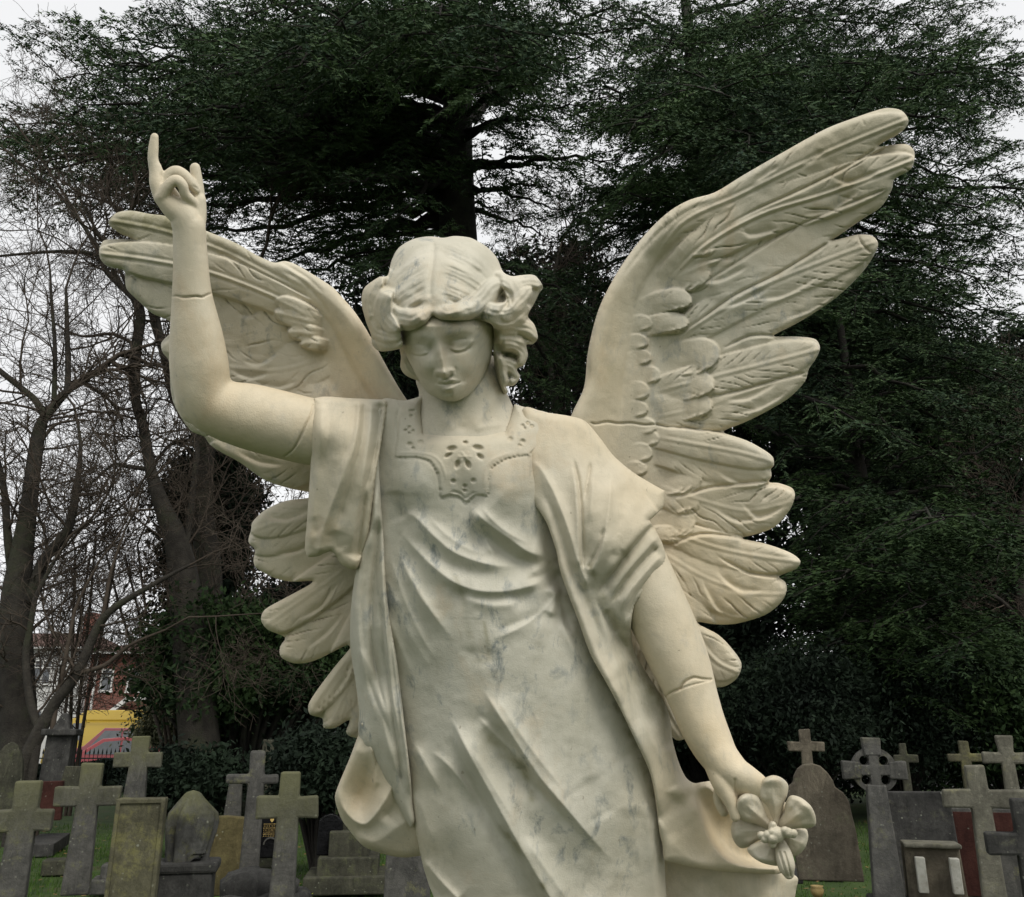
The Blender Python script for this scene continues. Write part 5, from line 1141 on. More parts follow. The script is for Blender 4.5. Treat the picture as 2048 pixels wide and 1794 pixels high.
def head():
    out = [(800, 655), (806, 693), (818, 722), (836, 757), (854, 784), (877, 797), (903, 803), (922, 799), (945, 784), (965, 759), (980, 725), (988, 686), (992, 640), (980, 598), (940, 575), (880, 570), (830, 590), (804, 625)]
    base = [(800, 660, 52), (818, 722, 56), (836, 757, 64), (878, 796, 96), (903, 802, 100), (945, 784, 76), (980, 725, 38), (990, 650, 26), (865, 640, 120), (920, 635, 114), (965, 650, 76), (820, 655, 94),
            (848, 735, 106), (930, 735, 104), (958, 700, 82), (826, 700, 88), (885, 720, 122), (892, 768, 121), (905, 790, 114), (870, 590, 110), (900, 690, 121)]
    R = Relief(out, base, step=1.35, R=26, E=24, thick=30, n=6)
    tl = (720-np.maximum(R.Y, 652))*.24-np.maximum(652-R.Y, 0)*.75; R.B += tl; R.Z += tl
    R.stroke([(874, 676), (880, 695), (884, 717), (887, 735), (889, 747)], 9, 12, 11, 1.8, .45, 0)
    R.stroke([(881, 704), (884, 722), (888, 744)], 6, 6.5, 4, 2, .4, 0)
    R.bump(889, 746, 8, 7.5, 8, 0); R.bump(877, 744, 6, 4.6, 5.5); R.bump(902, 741, 6.5, 4.6, 5.5)
    R.stroke([(871, 749), (878, 753), (889, 759), (899, 753), (907, 746)], 2.2, 4.5, -6, 2, .25, .25)
    R.stroke([(869, 737), (867, 744), (870, 750)], 2, 3, -2); R.stroke([(908, 733), (911, 740), (908, 747)], 3, 2, -2)
    R.bump(841, 698, 21, 14, -14); R.bump(920, 688, 28, 14, -15, -10)
    R.bump(863, 699, 7, 12, -8); R.bump(898, 695, 8, 12, -8); R.bump(824, 706, 9, 8, -3)
    R.bump(839, 698, 16, 8.5, 9.5, 8); R.bump(922, 688, 24, 9, 11, -16)
    R.stroke([(819, 701), (828, 707), (840, 709.5), (850, 708), (857, 703)], 6, 1.6, 3.6, 2, .2, .2)
    R.stroke([(819, 703), (828, 709.5), (840, 712), (851, 710), (858, 705)], 2, 2.6, -3, 2, .2, .2)
    R.stroke([(895, 694), (906, 700), (919, 701.5), (932, 697), (942, 688), (950, 677)], 6, 1.6, 3.8, 2, .2, .15)
    R.stroke([(896, 697), (907, 703), (920, 704), (934, 699), (944, 689)], 2, 2.6, -3, 2, .2, .2)
    R.stroke([(824, 691), (836, 688), (850, 692)], 2.5, 2.5, -1.6); R.stroke([(902, 683), (916, 679), (936, 677)], 2.5, 2.5, -1.6)
    R.stroke([(806, 682), (822, 674), (842, 673), (858, 680)], 13, 8, 4.5, 2, .4, .4); R.stroke([(886, 678), (902, 667), (926, 660), (952, 664)], 13, 9, 4.8, 2, .4, .4)
    R.bump(845, 738, 20, 18, 5); R.bump(938, 730, 24, 20, 6); R.bump(866, 760, 10, 9, -2.5); R.bump(930, 758, 10, 10, -2.5)
    R.stroke([(889, 757), (891, 762)], 2.5, 2.5, -1.6)
    R.stroke([(875, 763.5), (881, 761), (887, 760), (892, 762), (899, 759.5), (909, 760), (920, 761.5)], 3.2, 3, 3.4, 2, .35, .35)
    R.stroke([(879, 773), (886, 777), (894, 778.5), (905, 775.5), (916, 769)], 4, 5, 5.5, 2, .4, .4)
    R.stroke([(872, 765), (880, 768.3), (888, 768.5), (893, 769.6), (900, 768), (912, 766.5), (925, 763)], 1.6, 1.7, -4.6, 2, .15, .15)
    R.bump(871, 765, 3.6, 3.6, -2.2); R.bump(926, 763, 4, 4, -2.2)
    R.stroke([(882, 785), (895, 787.5), (910, 784)], 4, 4, -3, 2, .35, .35); R.bump(903, 794, 17, 9, 6)
    R.Z = blur(R.Z, .8)
    R.rough(.35, 9); R.cool[:] = .7; R.tint(890, 750, 50, 40, -.15); R.tint(905, 690, 50, 20, .1, 'stain')
    face = R.build()
    # neck and upper chest
    out = [(832, 760), (838, 785), (834, 830), (830, 880), (836, 905), (930, 915), (1020, 905), (1035, 870), (1030, 825), (1018, 795), (1006, 770), (1000, 720), (930, 700), (850, 715)]
    base = [(846, 790, -10), (842, 860, 30), (925, 890, 66), (1025, 860, 24), (1020, 800, -12), (1000, 740, -10), (925, 800, 42), (925, 840, 46), (870, 840, 36), (985, 830, 30), (870, 780, 22), (980, 770, 22), (925, 740, 30), (950, 860, 58)]
    R = Relief(out, base, step=2.2, R=26, E=26, thick=40, n=6)
    R.stroke([(1000, 765), (985, 800), (960, 835), (938, 860)], 12, 14, 5); R.stroke([(872, 800), (885, 835), (912, 862)], 10, 10, 3)
    R.bump(926, 856, 12, 9, -4); R.stroke([(1010, 850), (975, 852), (945, 862)], 6, 8, 2.5)
    R.rough(.6, 11); R.cool[:] = .62; R.tint(925, 850, 70, 24, -.3)
    return [face, R.build()]
BODY = join_parts('body', head()+arms(), MARBLE, angel)
# ---------------------------------------------------------------- hair
def hair():
    out = [(758, 554), (775, 551), (783, 521), (797, 496), (822, 480), (845, 474), (866, 473), (886, 475.5), (908, 472), (930, 473.5), (945, 477), (974, 494), (994, 516), (1006, 543), (1023, 552), (1045, 550), (1068, 550), (1080, 562), (1086, 575),
           (1079, 586), (1068, 608), (1056, 632), (1068, 648), (1074, 664), (1075, 678), (1066, 688), (1053, 690), (1056, 710), (1048, 730), (1034, 738), (1040, 754), (1028, 771), (1013, 773), (1016, 784), (1008, 788), (996, 762), (989, 730), (986, 700), (987, 668),
           (984, 650), (962, 641), (920, 641), (884, 640), (866, 632), (860, 637), (850, 650), (822, 661), (801, 663), (805, 694), (768, 703), (754, 700), (744, 688), (742, 670), (733, 646), (724, 612), (724, 588), (731, 573)]
    base = [(866, 480, 30), (783, 530, 30), (1000, 530, 20), (890, 560, 112), (866, 620, 138), (820, 650, 122), (930, 635, 130), (800, 600, 100), (960, 600, 98), (735, 590, 10), (750, 680, 14), (1075, 570, 10), (1070, 670, 5), (1045, 740, 0),
            (1010, 780, 2), (990, 700, 36), (1010, 620, 55), (770, 640, 50), (840, 530, 90), (940, 530, 84)]
    R = Relief(out, base, step=1.6, R=16, E=18, thick=40, n=5)
    # combed strands from the parting
    for k, y in enumerate((490, 510, 530, 552, 574, 594)):
        a = 3.0 if k % 2 else -3.2
        R.stroke([(864, y), (835, y+8), (805, y+32), (782, y+62)], 8, 8, a, t0=.25, t1=.3)
        R.stroke([(872, y-4), (910, y+4), (950, y+28), (982, y+62)], 8, 8, -a, t0=.25, t1=.3)
    for (x, y, s_) in ((850, 600, -1), (840, 590, 1), (880, 585, -1), (900, 590, 1), (905, 520, -1), (850, 545, -1), (925, 560, 1), (835, 560, 1)):
        if x < 866: R.stroke([(x, y), (x-26, y+20), (x-52, y+24)], 6, 6, 1.8*s_)
        else: R.stroke([(x, y), (x+35, y+22), (x+70, y+22)], 6, 6, 1.8*s_)
    R.stroke([(868, 474), (866, 520), (861, 560), (861, 600), (866, 640)], 5, 5, -6, 1.6, .15, 0)
    for k in range(26):
        y = 482+k*5.2; j = ((k*37) % 11)/11
        if k % 4 != 3:
            R.stroke([(862-4*j, y+4), (838, y+14+6*j), (808-6*j, y+40), (786-8*j, y+66)], 2.6, 2.6, -1.5-1.1*j, 2, .3, .3)
            R.stroke([(873+4*j, y), (908, y+8+6*j), (948+6*j, y+34), (980+6*j, y+62)], 2.6, 2.6, -1.5-1.1*j, 2, .3, .3)
    # waved front rolls
    R.lobe([(862, 605), (848, 628), (820, 640), (790, 636), (766, 610), (764, 590)], 24, 8, 19, tip=.45, root=.3, strands=1.2, slam=12, soft=8, seed=2)
    R.lobe([(868, 604), (880, 626), (915, 627), (945, 615), (968, 598), (985, 575), (1010, 560)], 23, 8, 19, tip=.4, root=.25, strands=1.2, slam=12, soft=8, seed=3)
    R.stroke([(866, 625), (884, 640), (925, 641), (965, 636)], 8, 4, -7); R.stroke([(790, 655), (825, 655), (852, 640)], 6, 4, -4)
    R.stroke([(810, 614), (830, 612), (848, 604)], 7, 7, -5); R.stroke([(885, 608), (920, 608), (950, 594)], 8, 7, -6)
    # side masses: overlapping curls
    L = [((985, 560), (1012, 560), (1030, 585), (1026, 615), (1005, 640), 22, 30, 14), ((1010, 600), (1030, 572), (1056, 560), (1086, 566), (1090, 572), 19, 24, 12), ((960, 612), (990, 622), (1020, 618), (1048, 592), (1062, 575), 19, 34, 12),
         ((955, 632), (985, 640), (1015, 645), (1040, 632), (1058, 610), 17, 26, 12), ((985, 655), (1010, 655), (1040, 655), (1066, 664), (1078, 680), 19, 18, 14), ((985, 675), (1010, 678), (1035, 680), (1055, 690), (1060, 694), 16, 12, 12),
         ((992, 690), (1015, 688), (1040, 694), (1052, 712), (1040, 732), 20, 16, 14), ((992, 735), (1010, 728), (1030, 740), (1038, 756), (1020, 772), 19, 10, 13), ((995, 700), (1003, 730), (1008, 760), (1010, 775), (1012, 785), 10, 20, 8),
         ((785, 560), (765, 552), (742, 572), (732, 605), (738, 640), 24, 22, 16), ((780, 570), (768, 600), (766, 630), (780, 650), (800, 660), 20, 34, 14), ((742, 610), (742, 640), (756, 660), (785, 668), (806, 664), 22, 24, 14),
         ((748, 665), (762, 690), (785, 694), (800, 688), (808, 680), 18, 14, 13)]
    for i, (a, b, c, d, e, w_, of, dm) in enumerate(L):
        R.lobe([a, b, c, d, e], w_, of, dm, tip=.35, root=.2, strands=1.2, slam=10, soft=7, seed=20+i)
    for P_ in ([(1000, 590), (1015, 600), (1012, 620)], [(1005, 575), (1020, 590), (1022, 612)], [(1000, 628), (1008, 615), (1018, 600)], [(1010, 712), (1022, 704), (1035, 712)], [(1012, 748), (1022, 750), (1030, 760)], [(1030, 668), (1045, 672), (1056, 684)]):
        R.stroke(P_, 4, 4, -10)
    R.Z = R.Z+(3.2*vnoise(R.X, R.Y, 21, 77)+1.5*vnoise(R.X, R.Y, 11, 78))*sstep(560, 600, R.Y); R.Z = blur(R.Z, .9); R.rough(.7, 13); R.cool[:] = .75; R.tint(735, 620, 40, 90, -.4); R.tint(1050, 650, 50, 120, -.4)
    a = R.build()
    R2 = Relief([(800, 690), (802, 715), (801, 735), (811, 750), (832, 760), (850, 762), (860, 740), (850, 700), (820, 680)], [(800, 720, 0), (832, 755, 0), (850, 720, 8), (820, 690, 5), (825, 730, 10)], step=2, R=14, E=16, thick=20)
    R2.lobe([(800, 700), (810, 725), (822, 745), (845, 755)], 14, 4, 8, strands=1.2, soft=7); R2.cool[:] = .5
    join_parts('hair', [a, R2.build()], MARBLE, angel)
hair()
# ---------------------------------------------------------------- gown
def gown():
    out = [(763, 799), (810, 801), (849, 789), (849, 789), (843, 815), (842, 832), (846, 866), (846, 866), (925, 868), (1010, 863), (1010, 863), (1020, 836), (1029, 808), (1029, 808), (1060, 817), (1100, 827), (1150, 860), (1190, 920), (1200, 1050), (1215, 1200),
           (1270, 1350), (1310, 1450), (1325, 1560), (1330, 1640), (1329, 1700), (1330, 1745), (1334, 1800), (1350, 1950), (1370, 2110), (900, 2110), (885, 1900), (869, 1800), (858, 1770), (846, 1730), (833, 1670), (824, 1615),
           (805, 1500), (770, 1350), (740, 1200), (728, 1050), (730, 930), (745, 860)]
    base = [(763, 805, 8), (735, 950, 10), (740, 1150, 22), (790, 1400, 30), (824, 1615, 45), (850, 1750, 45), (900, 2100, 50), (1370, 2100, 40), (1330, 1750, 40), (1320, 1550, 35), (1250, 1330, 28), (1200, 1100, 10), (1170, 900, 5), (1080, 830, 15),
            (925, 880, 74), (1010, 870, 55), (848, 870, 50), (1029, 815, 0), (849, 800, 0), (930, 1000, 84), (940, 1120, 86), (940, 1250, 100), (960, 1400, 112), (1000, 1600, 128), (1080, 1780, 130), (1100, 2050, 110), (900, 1650, 105), (1220, 1600, 95), (1150, 1300, 72), (830, 1200, 66), (1080, 1100, 64)]
    R = Relief(out, base, step=2.2, R=26, E=26, thick=90, n=5)
    S5 = lambda L, *a, **k: R.stroke(T5(L), *a, **k)
    S7 = lambda L, *a, **k: R.stroke(T7(L), *a, **k)
    R.bump(832, 968, 52, 62, 26); R.bump(1012, 985, 58, 62, 24, -20); R.bump(930, 985, 24, 40, -8)
    R.bump(950, 1250, 150, 130, 14); R.bump(1130, 1380, 110, 140, 12); R.bump(925, 1500, 60, 130, 14, 15); R.bump(985, 1545, 70, 160, -8, 25)
    # swags across the waist
    S5([(600, 660), (690, 700), (780, 790), (880, 875), (1000, 925), (1120, 950), (1230, 955)], 22, 34, 22.95, 1.12, .25, .3)
    S5([(700, 800), (800, 900), (900, 955), (1020, 985), (1150, 985)], 26, 22, -9.45, 1.6, .3, .3)
    S5([(960, 630), (1040, 715), (1110, 770), (1190, 825), (1270, 880), (1350, 900), (1400, 900)], 30, 17, 22.95, 1.12, .2, .2)
    S5([(960, 700), (1040, 790), (1120, 850), (1220, 915), (1330, 945)], 14, 18, -10.8, 1.6, .3, .2)
    S5([(970, 650), (1010, 730), (1060, 830), (1100, 910)], 8, 10, 8.1, 1.5)
    S5([(590, 740), (680, 850), (780, 950), (900, 1040), (1030, 1080), (1160, 1080), (1290, 1050), (1400, 985)], 26, 20, 20.25, 1.12, .3, .15)
    S5([(800, 1010), (920, 1090), (1060, 1120), (1230, 1100), (1340, 1060)], 18, 20, -9.45, 1.6, .3, .2)
    S5([(920, 1110), (1060, 1150), (1170, 1150), (1230, 1125)], 14, 16, 9.45, 1.5)
    S5([(590, 830), (640, 960), (700, 1080), (790, 1210), (900, 1350)], 20, 26, 13.5, 1.2, .3, .4)
    S5([(1440, 1040), (1390, 1130), (1300, 1220), (1180, 1290), (1080, 1330)], 16, 20, 14.85, 1.12, .15, .4)
    S5([(1420, 1070), (1330, 1190), (1200, 1250), (1090, 1280)], 16, 14, -10.8, 1.6, .15, .4)
    S5([(1400, 970), (1430, 1060), (1440, 1160), (1500, 1300)], 14, 18, -13.5, 1.6, .1, .3)
    S5([(1395, 1040), (1405, 1130), (1380, 1220)], 8, 12, 9.45, 1.6)
    S5([(540, 1000), (600, 1150), (680, 1330), (790, 1500)], 18, 22, 9.45, 1.5, .3, .4)
    S5([(900, 1370), (980, 1400), (1060, 1412), (1150, 1405)], 16, 22, -4, 1.8, .35, .35)
    S5([(640, 720), (600, 640), (600, 560)], 20, 20, -6.75)
    # thigh folds
    S7([(560, 250), (640, 390), (740, 550), (850, 720), (960, 880), (1080, 1020), (1200, 1160), (1330, 1310), (1480, 1470)], 34, 15, 27, 1.1, .2, .4)
    S7([(500, 380), (600, 520), (720, 680), (840, 850), (960, 990), (1100, 1140)], 22, 26, -16.2, 1.6, .3, .4)
    S7([(530, 450), (640, 570), (760, 690), (860, 810)], 8, 14, 10.8, 1.4)
    S7([(340, 450), (420, 610), (510, 790), (610, 970), (720, 1170), (830, 1370), (960, 1590), (1080, 1790)], 30, 13, 29.7, 1.1, .2, 0)
    S7([(310, 560), (400, 740), (510, 960), (640, 1180), (760, 1380), (880, 1590), (980, 1760)], 18, 26, -18.9, 1.6, .3, 0)
    S7([(760, 1000), (900, 1180), (1040, 1340), (1200, 1520), (1400, 1740)], 40, 50, -9.45, 1.8, .3, .2)
    S7([(90, 620), (150, 740), (230, 880), (300, 1000)], 14, 16, 12.15, 1.2, .25, .5)
    S7([(190, 680), (280, 740), (380, 840), (480, 970), (560, 1110)], 12, 12, 10.8, 1.12, .3, .4)
    S7([(150, 1410), (220, 1510), (310, 1610), (420, 1720)], 10, 16, 13.5, 1.12, .2, .1); S7([(130, 1480), (220, 1600), (330, 1720)], 8, 10, -9.45)
    S7([(1260, 860), (1330, 980), (1440, 1150)], 30, 40, -4.05); S7([(1680, 1000), (1700, 1250), (1730, 1500), (1760, 1700)], 10, 14, 9.45, 1.5, .2, 0)
    S7([(1560, 700), (1620, 900), (1640, 1150)], 30, 30, 5.4)
    # many lesser folds
    S5([(620, 900), (680, 1030), (760, 1160), (850, 1280)], 10, 14, 6, 1.2, .3, .4); S5([(560, 880), (600, 1020), (660, 1180), (740, 1340), (820, 1460)], 9, 13, 7, 1.2, .3, .4)
    S5([(540, 1150), (590, 1300), (650, 1450), (700, 1600)], 9, 12, 6, 1.2, .3, .4); S5([(760, 700), (850, 790), (960, 860), (1080, 900)], 8, 12, 6, 1.2, .3, .4)
    S5([(1020, 640), (1090, 720), (1180, 790), (1280, 840)], 9, 7, 6, 1.2, .3, .3); S5([(1280, 990), (1340, 960), (1390, 930)], 8, 8, 7, 1.3); S5([(1260, 1020), (1340, 1000), (1400, 955)], 5, 6, -6, 1.3)
    S5([(1430, 1100), (1440, 1220), (1480, 1340), (1540, 1460)], 9, 12, 8, 1.3, .2, .4); S5([(1350, 1200), (1330, 1300), (1350, 1400)], 14, 16, 4, 1.4, .4, .4)
    S7([(640, 300), (760, 480), (900, 680), (1040, 860), (1160, 1010)], 12, 10, 6, 1.2, .4, .4); S7([(450, 620), (560, 800), (680, 1000), (780, 1170)], 10, 12, 7, 1.2, .3, .4)
    S7([(880, 860), (1000, 1010), (1130, 1160), (1260, 1300)], 12, 12, -6, 1.3, .3, .4); S7([(60, 900), (130, 1060), (210, 1250), (280, 1420)], 14, 16, 6, 1.2, .3, .4)
    S7([(830, 1240), (930, 1400), (1040, 1560), (1160, 1730)], 12, 14, 8, 1.2, .3, .2); S7([(1500, 900), (1560, 1100), (1610, 1300), (1650, 1550)], 16, 18, 5, 1.3, .3, .3)
    R.stroke([(1000, 1790), (1060, 1900), (1100, 2100)], 20, 20, 16, t1=0); R.stroke([(1180, 1790), (1210, 1950), (1230, 2100)], 22, 22, 14, t1=0); R.stroke([(930, 1830), (950, 1960), (960, 2100)], 18, 18, 12, t1=0)
    R.Z = blur(R.Z, .5)
    # lace yoke, raised a little, with a beaded edge and cut flowers
    yoke = T5([(560, 60), (700, 60), (720, 180), (730, 270), (1150, 265), (1180, 190), (1200, 100), (1400, 150), (1330, 330), (1270, 380), (1160, 400), (1090, 440), (1065, 520), (1062, 590), (1000, 585), (955, 625), (915, 592), (870, 585), (825, 600),
                (812, 480), (770, 412), (700, 393), (590, 393), (600, 300), (615, 160)])
    q = np.array(yoke); so = R.sdf(q); R.Z += 3.4*sstep(-1.5, 1.5, so)
    edge = T5([(590, 397), (640, 400), (700, 399), (750, 410), (785, 440), (808, 490), (820, 550), (825, 604), (850, 600), (885, 597), (920, 606), (952, 632), (985, 604), (1020, 592), (1060, 592), (1066, 530), (1078, 460), (1110, 425), (1160, 402), (1215, 388), (1275, 384)])
    R.stroke(edge, 3, 3, -3.6, 2, .02, .02)
    E_ = catmull(edge, False, 5); d_ = 0
    for a_, b_ in zip(E_[:-1], E_[1:]):
        L_ = np.hypot(*(b_-a_)); d_ += L_
        if d_ > 4.6: R.bump(b_[0], b_[1], 2.3, 2.3, 3.4); d_ = 0
    R.stroke(T5([(600, 330), (598, 200), (615, 120)]), 2, 2, -2.2); R.stroke(T5([(860, 580), (890, 572), (925, 585), (948, 605), (985, 580), (1020, 572)]), 2.2, 2.2, -3)
    R.stroke(T5([(590, 372), (700, 372), (790, 392), (835, 450), (850, 540)]), 2.2, 2.2, 1.6); R.stroke(T5([(1040, 540), (1055, 450), (1100, 400), (1200, 366)]), 2.2, 2.2, 1.6)
    for (u, v, rx, ry, ro) in ((878, 352, 9, 5, -12), (1012, 347, 10, 5, 10), (862, 385, 8, 3.4, -30), (1024, 392, 7, 4, 35), (908, 432, 4.5, 8, 20), (962, 432, 4.5, 8, -20), (948, 320, 5, 3.5, 0)):
        x, y = T5([(u, v)])[0]; R.bump(x, y, rx, ry, -9, ro, 4)
    for (u, v, r_) in ((886, 518, 4.6), (990, 515, 4.6), (947, 543, 4), (946, 566, 3.6), (668, 158, 3.4), (682, 157, 3.2), (672, 185, 3.4), (662, 243, 4), (643, 258, 3.4), (681, 261, 3.4), (662, 272, 3), (720, 318, 5.5), (664, 330, 5.5), (680, 350, 3.6),
                       (1176, 303, 5.5), (1240, 315, 5.5), (1228, 335, 4), (1266, 222, 4), (1240, 234, 4), (1287, 238, 3.8), (1250, 247, 3), (1275, 172, 4)):
        x, y = T5([(u, v)])[0]; R.bump(x, y, r_, r_*.85, -5.5, 0, 4)
    for t_ in (0, 60, 120): 
        c_, s_ = math.cos(math.radians(t_)), math.sin(math.radians(t_)); x, y = T5([(946, 392)])[0]
        R.stroke([(x-18*c_, y-14*s_), (x+18*c_, y+14*s_)], 2, 2, 1.8)
    m_ = np.exp(-(((R.X-1100)**2+(R.Y-1135)**2)/45**2)**1.5); R.Z = R.Z*(1-m_)+blur(R.Z, 2.4)*m_
    R.rough(1.0, 21)
    R.cool[:] = .5; R.tint(960, 1200, 190, 300, .5); R.tint(1080, 1600, 220, 280, .45); R.tint(800, 1100, 60, 300, .4); R.tint(920, 890, 120, 60, -.35); R.tint(850, 1700, 60, 120, -.1)
    R.tint(1030, 1020, 20, 34, 1.2); R.tint(1200, 1340, 40, 120, .3, 'cool')
    R.soot([(1110, 1120), (1135, 1190), (1170, 1290), (1215, 1380), (1255, 1460), (1290, 1540), (1306, 1600)], 9, .9, 3)  # colour darkened in lines, mostly along the fold grooves
    R.soot(T7([(620, 600), (720, 720), (830, 800), (870, 940), (900, 1010)]), 11, .8, 4); R.soot(T7([(690, 1200), (800, 1340), (900, 1500), (1000, 1660)]), 8, .9, 5); R.soot([(745, 1000), (760, 1120), (782, 1250), (800, 1400)], 9, .7, 6)
    R.soot(T5([(980, 1425), (1060, 1436), (1160, 1420)]), 6, .7, 7); R.soot(T5([(1260, 880), (1340, 930), (1420, 920)]), 8, .8, 8); R.soot(T5([(900, 1010), (920, 1080), (945, 1150), (960, 1260), (985, 1380)]), 6, .8, 9); R.soot(T5([(1045, 1240), (1060, 1340), (1070, 1420)]), 5, .8, 10)
    R.tint(1000, 1480, 30, 120, .25, 'stain', -30); R.tint(1250, 1440, 14, 170, .35, 'stain', -25)
    join_parts('gown', [R.build()], MARBLE, angel)
gown()
# ---------------------------------------------------------------- mantle: shoulder fall on the right, panel and loop on the left
def mantle_right():
    out = [(1048, 815), (1088, 824), (1139, 832), (1170, 842), (1201, 877), (1225, 909), (1250, 932), (1276, 951), (1303, 967), (1330, 982), (1330, 982), (1327, 1012), (1313, 1028), (1299, 1041), (1299, 1041), (1314, 1065), (1326, 1090), (1331, 1112), (1326, 1132), (1315, 1151),
           (1299, 1170), (1283, 1190), (1270, 1208), (1264, 1232), (1262, 1262), (1270, 1305), (1297, 1352), (1328, 1400), (1340, 1438), (1345, 1479), (1357, 1523), (1372, 1555), (1388, 1566), (1405, 1564), (1432, 1562), (1470, 1580), (1530, 1640), (1566, 1700),
           (1568, 1744), (1510, 1747), (1461, 1744), (1420, 1740), (1378, 1733), (1350, 1726), (1329, 1720), (1325, 1690), (1319, 1666), (1310, 1593), (1299, 1543), (1275, 1490), (1240, 1417), (1210, 1361), (1181, 1309), (1158, 1245), (1137, 1190), (1120, 1140), (1113, 1104), (1107, 1084),
           (1095, 1050), (1084, 1030), (1068, 1008), (1053, 998), (1042, 985), (1045, 960), (1055, 935), (1050, 900), (1040, 860)]
    base = [(1048, 820, 14), (1055, 935, 66), (1045, 985, 62), (1090, 1040, 86), (1113, 1110, 96), (1150, 1230, 100), (1210, 1360, 112), (1275, 1490, 112), (1310, 1600, 90), (1328, 1715, 70), (1170, 845, 20), (1225, 909, 30), (1330, 985, 20), (1325, 1100, 44), (1290, 1180, 66),
            (1264, 1235, 72), (1262, 1280, 40), (1330, 1410, 20), (1345, 1480, 20), (1385, 1560, 20), (1480, 1590, 10), (1565, 1740, 20), (1450, 1735, 50), (1120, 900, 56), (1200, 980, 82), (1250, 1060, 96), (1200, 1150, 92), (1230, 1120, 96), (1230, 1280, 62), (1290, 1420, 64), (1340, 1620, 60), (1460, 1660, 20)]
    R = Relief(out, base, step=2.2, R=17, E=18, thick=26, n=5)
    S5 = lambda L, *a, **k: R.stroke(T5(L), *a, **k)
    S7 = lambda L, *a, **k: R.stroke(T7(L), *a, **k)
    S8 = lambda L, *a, **k: R.stroke(T8(L), *a, **k)
    # front roll of the mantle
    S5([(1270, 395), (1330, 450), (1385, 540), (1430, 640), (1480, 780), (1530, 950), (1600, 1100), (1660, 1260), (1700, 1390), (1760, 1520), (1830, 1640)], 10, 30, 15, 1.15, .15, .3)
    S5([(1190, 590), (1270, 620), (1330, 700), (1390, 830), (1430, 960), (1500, 1130), (1580, 1320), (1680, 1520), (1760, 1680)], 17, 17, 11, 1.6, .15, .1)
    S5([(1340, 560), (1400, 690), (1450, 840), (1510, 1010), (1600, 1220), (1680, 1420)], 13, 11, -12, 1.6, .25, .3)
    S5([(1570, 1010), (1610, 1120), (1680, 1240), (1760, 1350), (1850, 1480), (1940, 1610)], 11, 16, -16, 1.2, .1, .2)
    R.stroke([(1145, 910), (1156, 955), (1162, 1010), (1165, 1070), (1167, 1140)], 3, 3.4, -8, 1.4, .2, .05)      # sharp long crease
    R.stroke([(1140, 915), (1149, 960), (1154, 1020), (1156, 1090), (1158, 1140)], 6, 9, 8, 1.2, .3, .1)
    R.stroke([(1182, 920), (1176, 960), (1168, 1005)], 3, 3, -6, 1.4, .2, .3); R.stroke([(1190, 930), (1184, 990), (1178, 1050), (1172, 1110)], 12, 8, 7, 1.3, .3, .3)
    R.stroke([(1222, 945), (1220, 1000), (1212, 1055), (1198, 1115), (1176, 1155)], 7, 10, 9, 1.2, .25, .1)
    R.stroke([(1210, 1050), (1196, 1098), (1174, 1140)], 4, 4, -7, 1.4, .2, .1); R.stroke([(1250, 960), (1246, 1020), (1230, 1080)], 14, 14, -4, 1.6, .3, .3)
    # the cape edge and the crease under it, then the folds of the short under-sleeve
    S4 = lambda L, *a, **k: R.stroke(T4(L), *a, **k)
    S4([(575, 590), (520, 632), (455, 700), (385, 785), (315, 880), (262, 970)], 4, 34, 15, 1.3, .03, .3)
    S4([(560, 625), (505, 660), (440, 735), (370, 820), (300, 915), (240, 1010)], 9, 5, -17, 1.3, .03, .15)
    S4([(300, 770), (345, 800), (395, 775)], 12, 16, -4, 1.6, .3, .3); S4([(300, 640), (285, 740), (240, 860), (205, 930)], 14, 16, 8, 1.2, .3, .2)
    S4([(210, 560), (195, 700), (180, 860)], 10, 12, -6, 1.3, .3, .2)
    S4([(560, 690), (500, 760), (430, 840), (360, 930), (300, 1030)], 8, 14, 11, 1.2, .1, .25)
    S4([(560, 745), (500, 800), (430, 875), (370, 950), (315, 1050)], 6, 6, -13, 1.25, .1, .25)
    S4([(580, 790), (520, 850), (450, 930), (390, 1010), (355, 1100)], 12, 9, 10, 1.2, .1, .25)
    S4([(575, 860), (510, 920), (450, 985), (410, 1070), (385, 1150)], 6, 5, -10, 1.3, .1, .2)
    S4([(545, 905), (490, 965), (440, 1030), (415, 1110), (412, 1190)], 4, 9, 8, 1.2, .05, .1)
    S5([(1660, 1170), (1700, 1240), (1740, 1300)], 8, 8, -8)
    # hanging length below the arm
    S7([(1440, 0), (1500, 150), (1570, 330), (1660, 520), (1760, 700), (1830, 850)], 24, 16, 10, 1.2, .2, .3)
    S7([(1520, 60), (1600, 220), (1690, 420), (1780, 560)], 24, 24, -14, 1.6, .2, .3)
    S7([(1840, 620), (1850, 780), (1890, 900), (1960, 1010)], 9, 14, 9, 1.4)
    S8([(420, 1050), (330, 1180), (250, 1240)], 20, 20, -10, 1.6); S8([(390, 980), (420, 1030), (500, 1040)], 14, 14, 8)
    # pocket of the swept-up hem: a sharp rim with a hollow above it
    rim = [(500, 1030), (545, 1110), (580, 1200), (620, 1320), (680, 1430), (750, 1510), (850, 1560), (980, 1580), (1170, 1590)]
    S8(rim, 9, 22, 26, 1.2, .15, .05)
    S8([(x+55, y-60) for x, y in rim], 44, 20, -22, 1.8, .2, .05)
    S8([(540, 970), (640, 1000), (730, 1100), (800, 1220)], 12, 14, 16, 1.2, .1, .2)
    S8([(620, 960), (560, 985), (520, 1000)], 6, 6, -6)
    S8([(330, 1330), (430, 1450), (560, 1540), (760, 1590)], 26, 20, 8, 1.5)
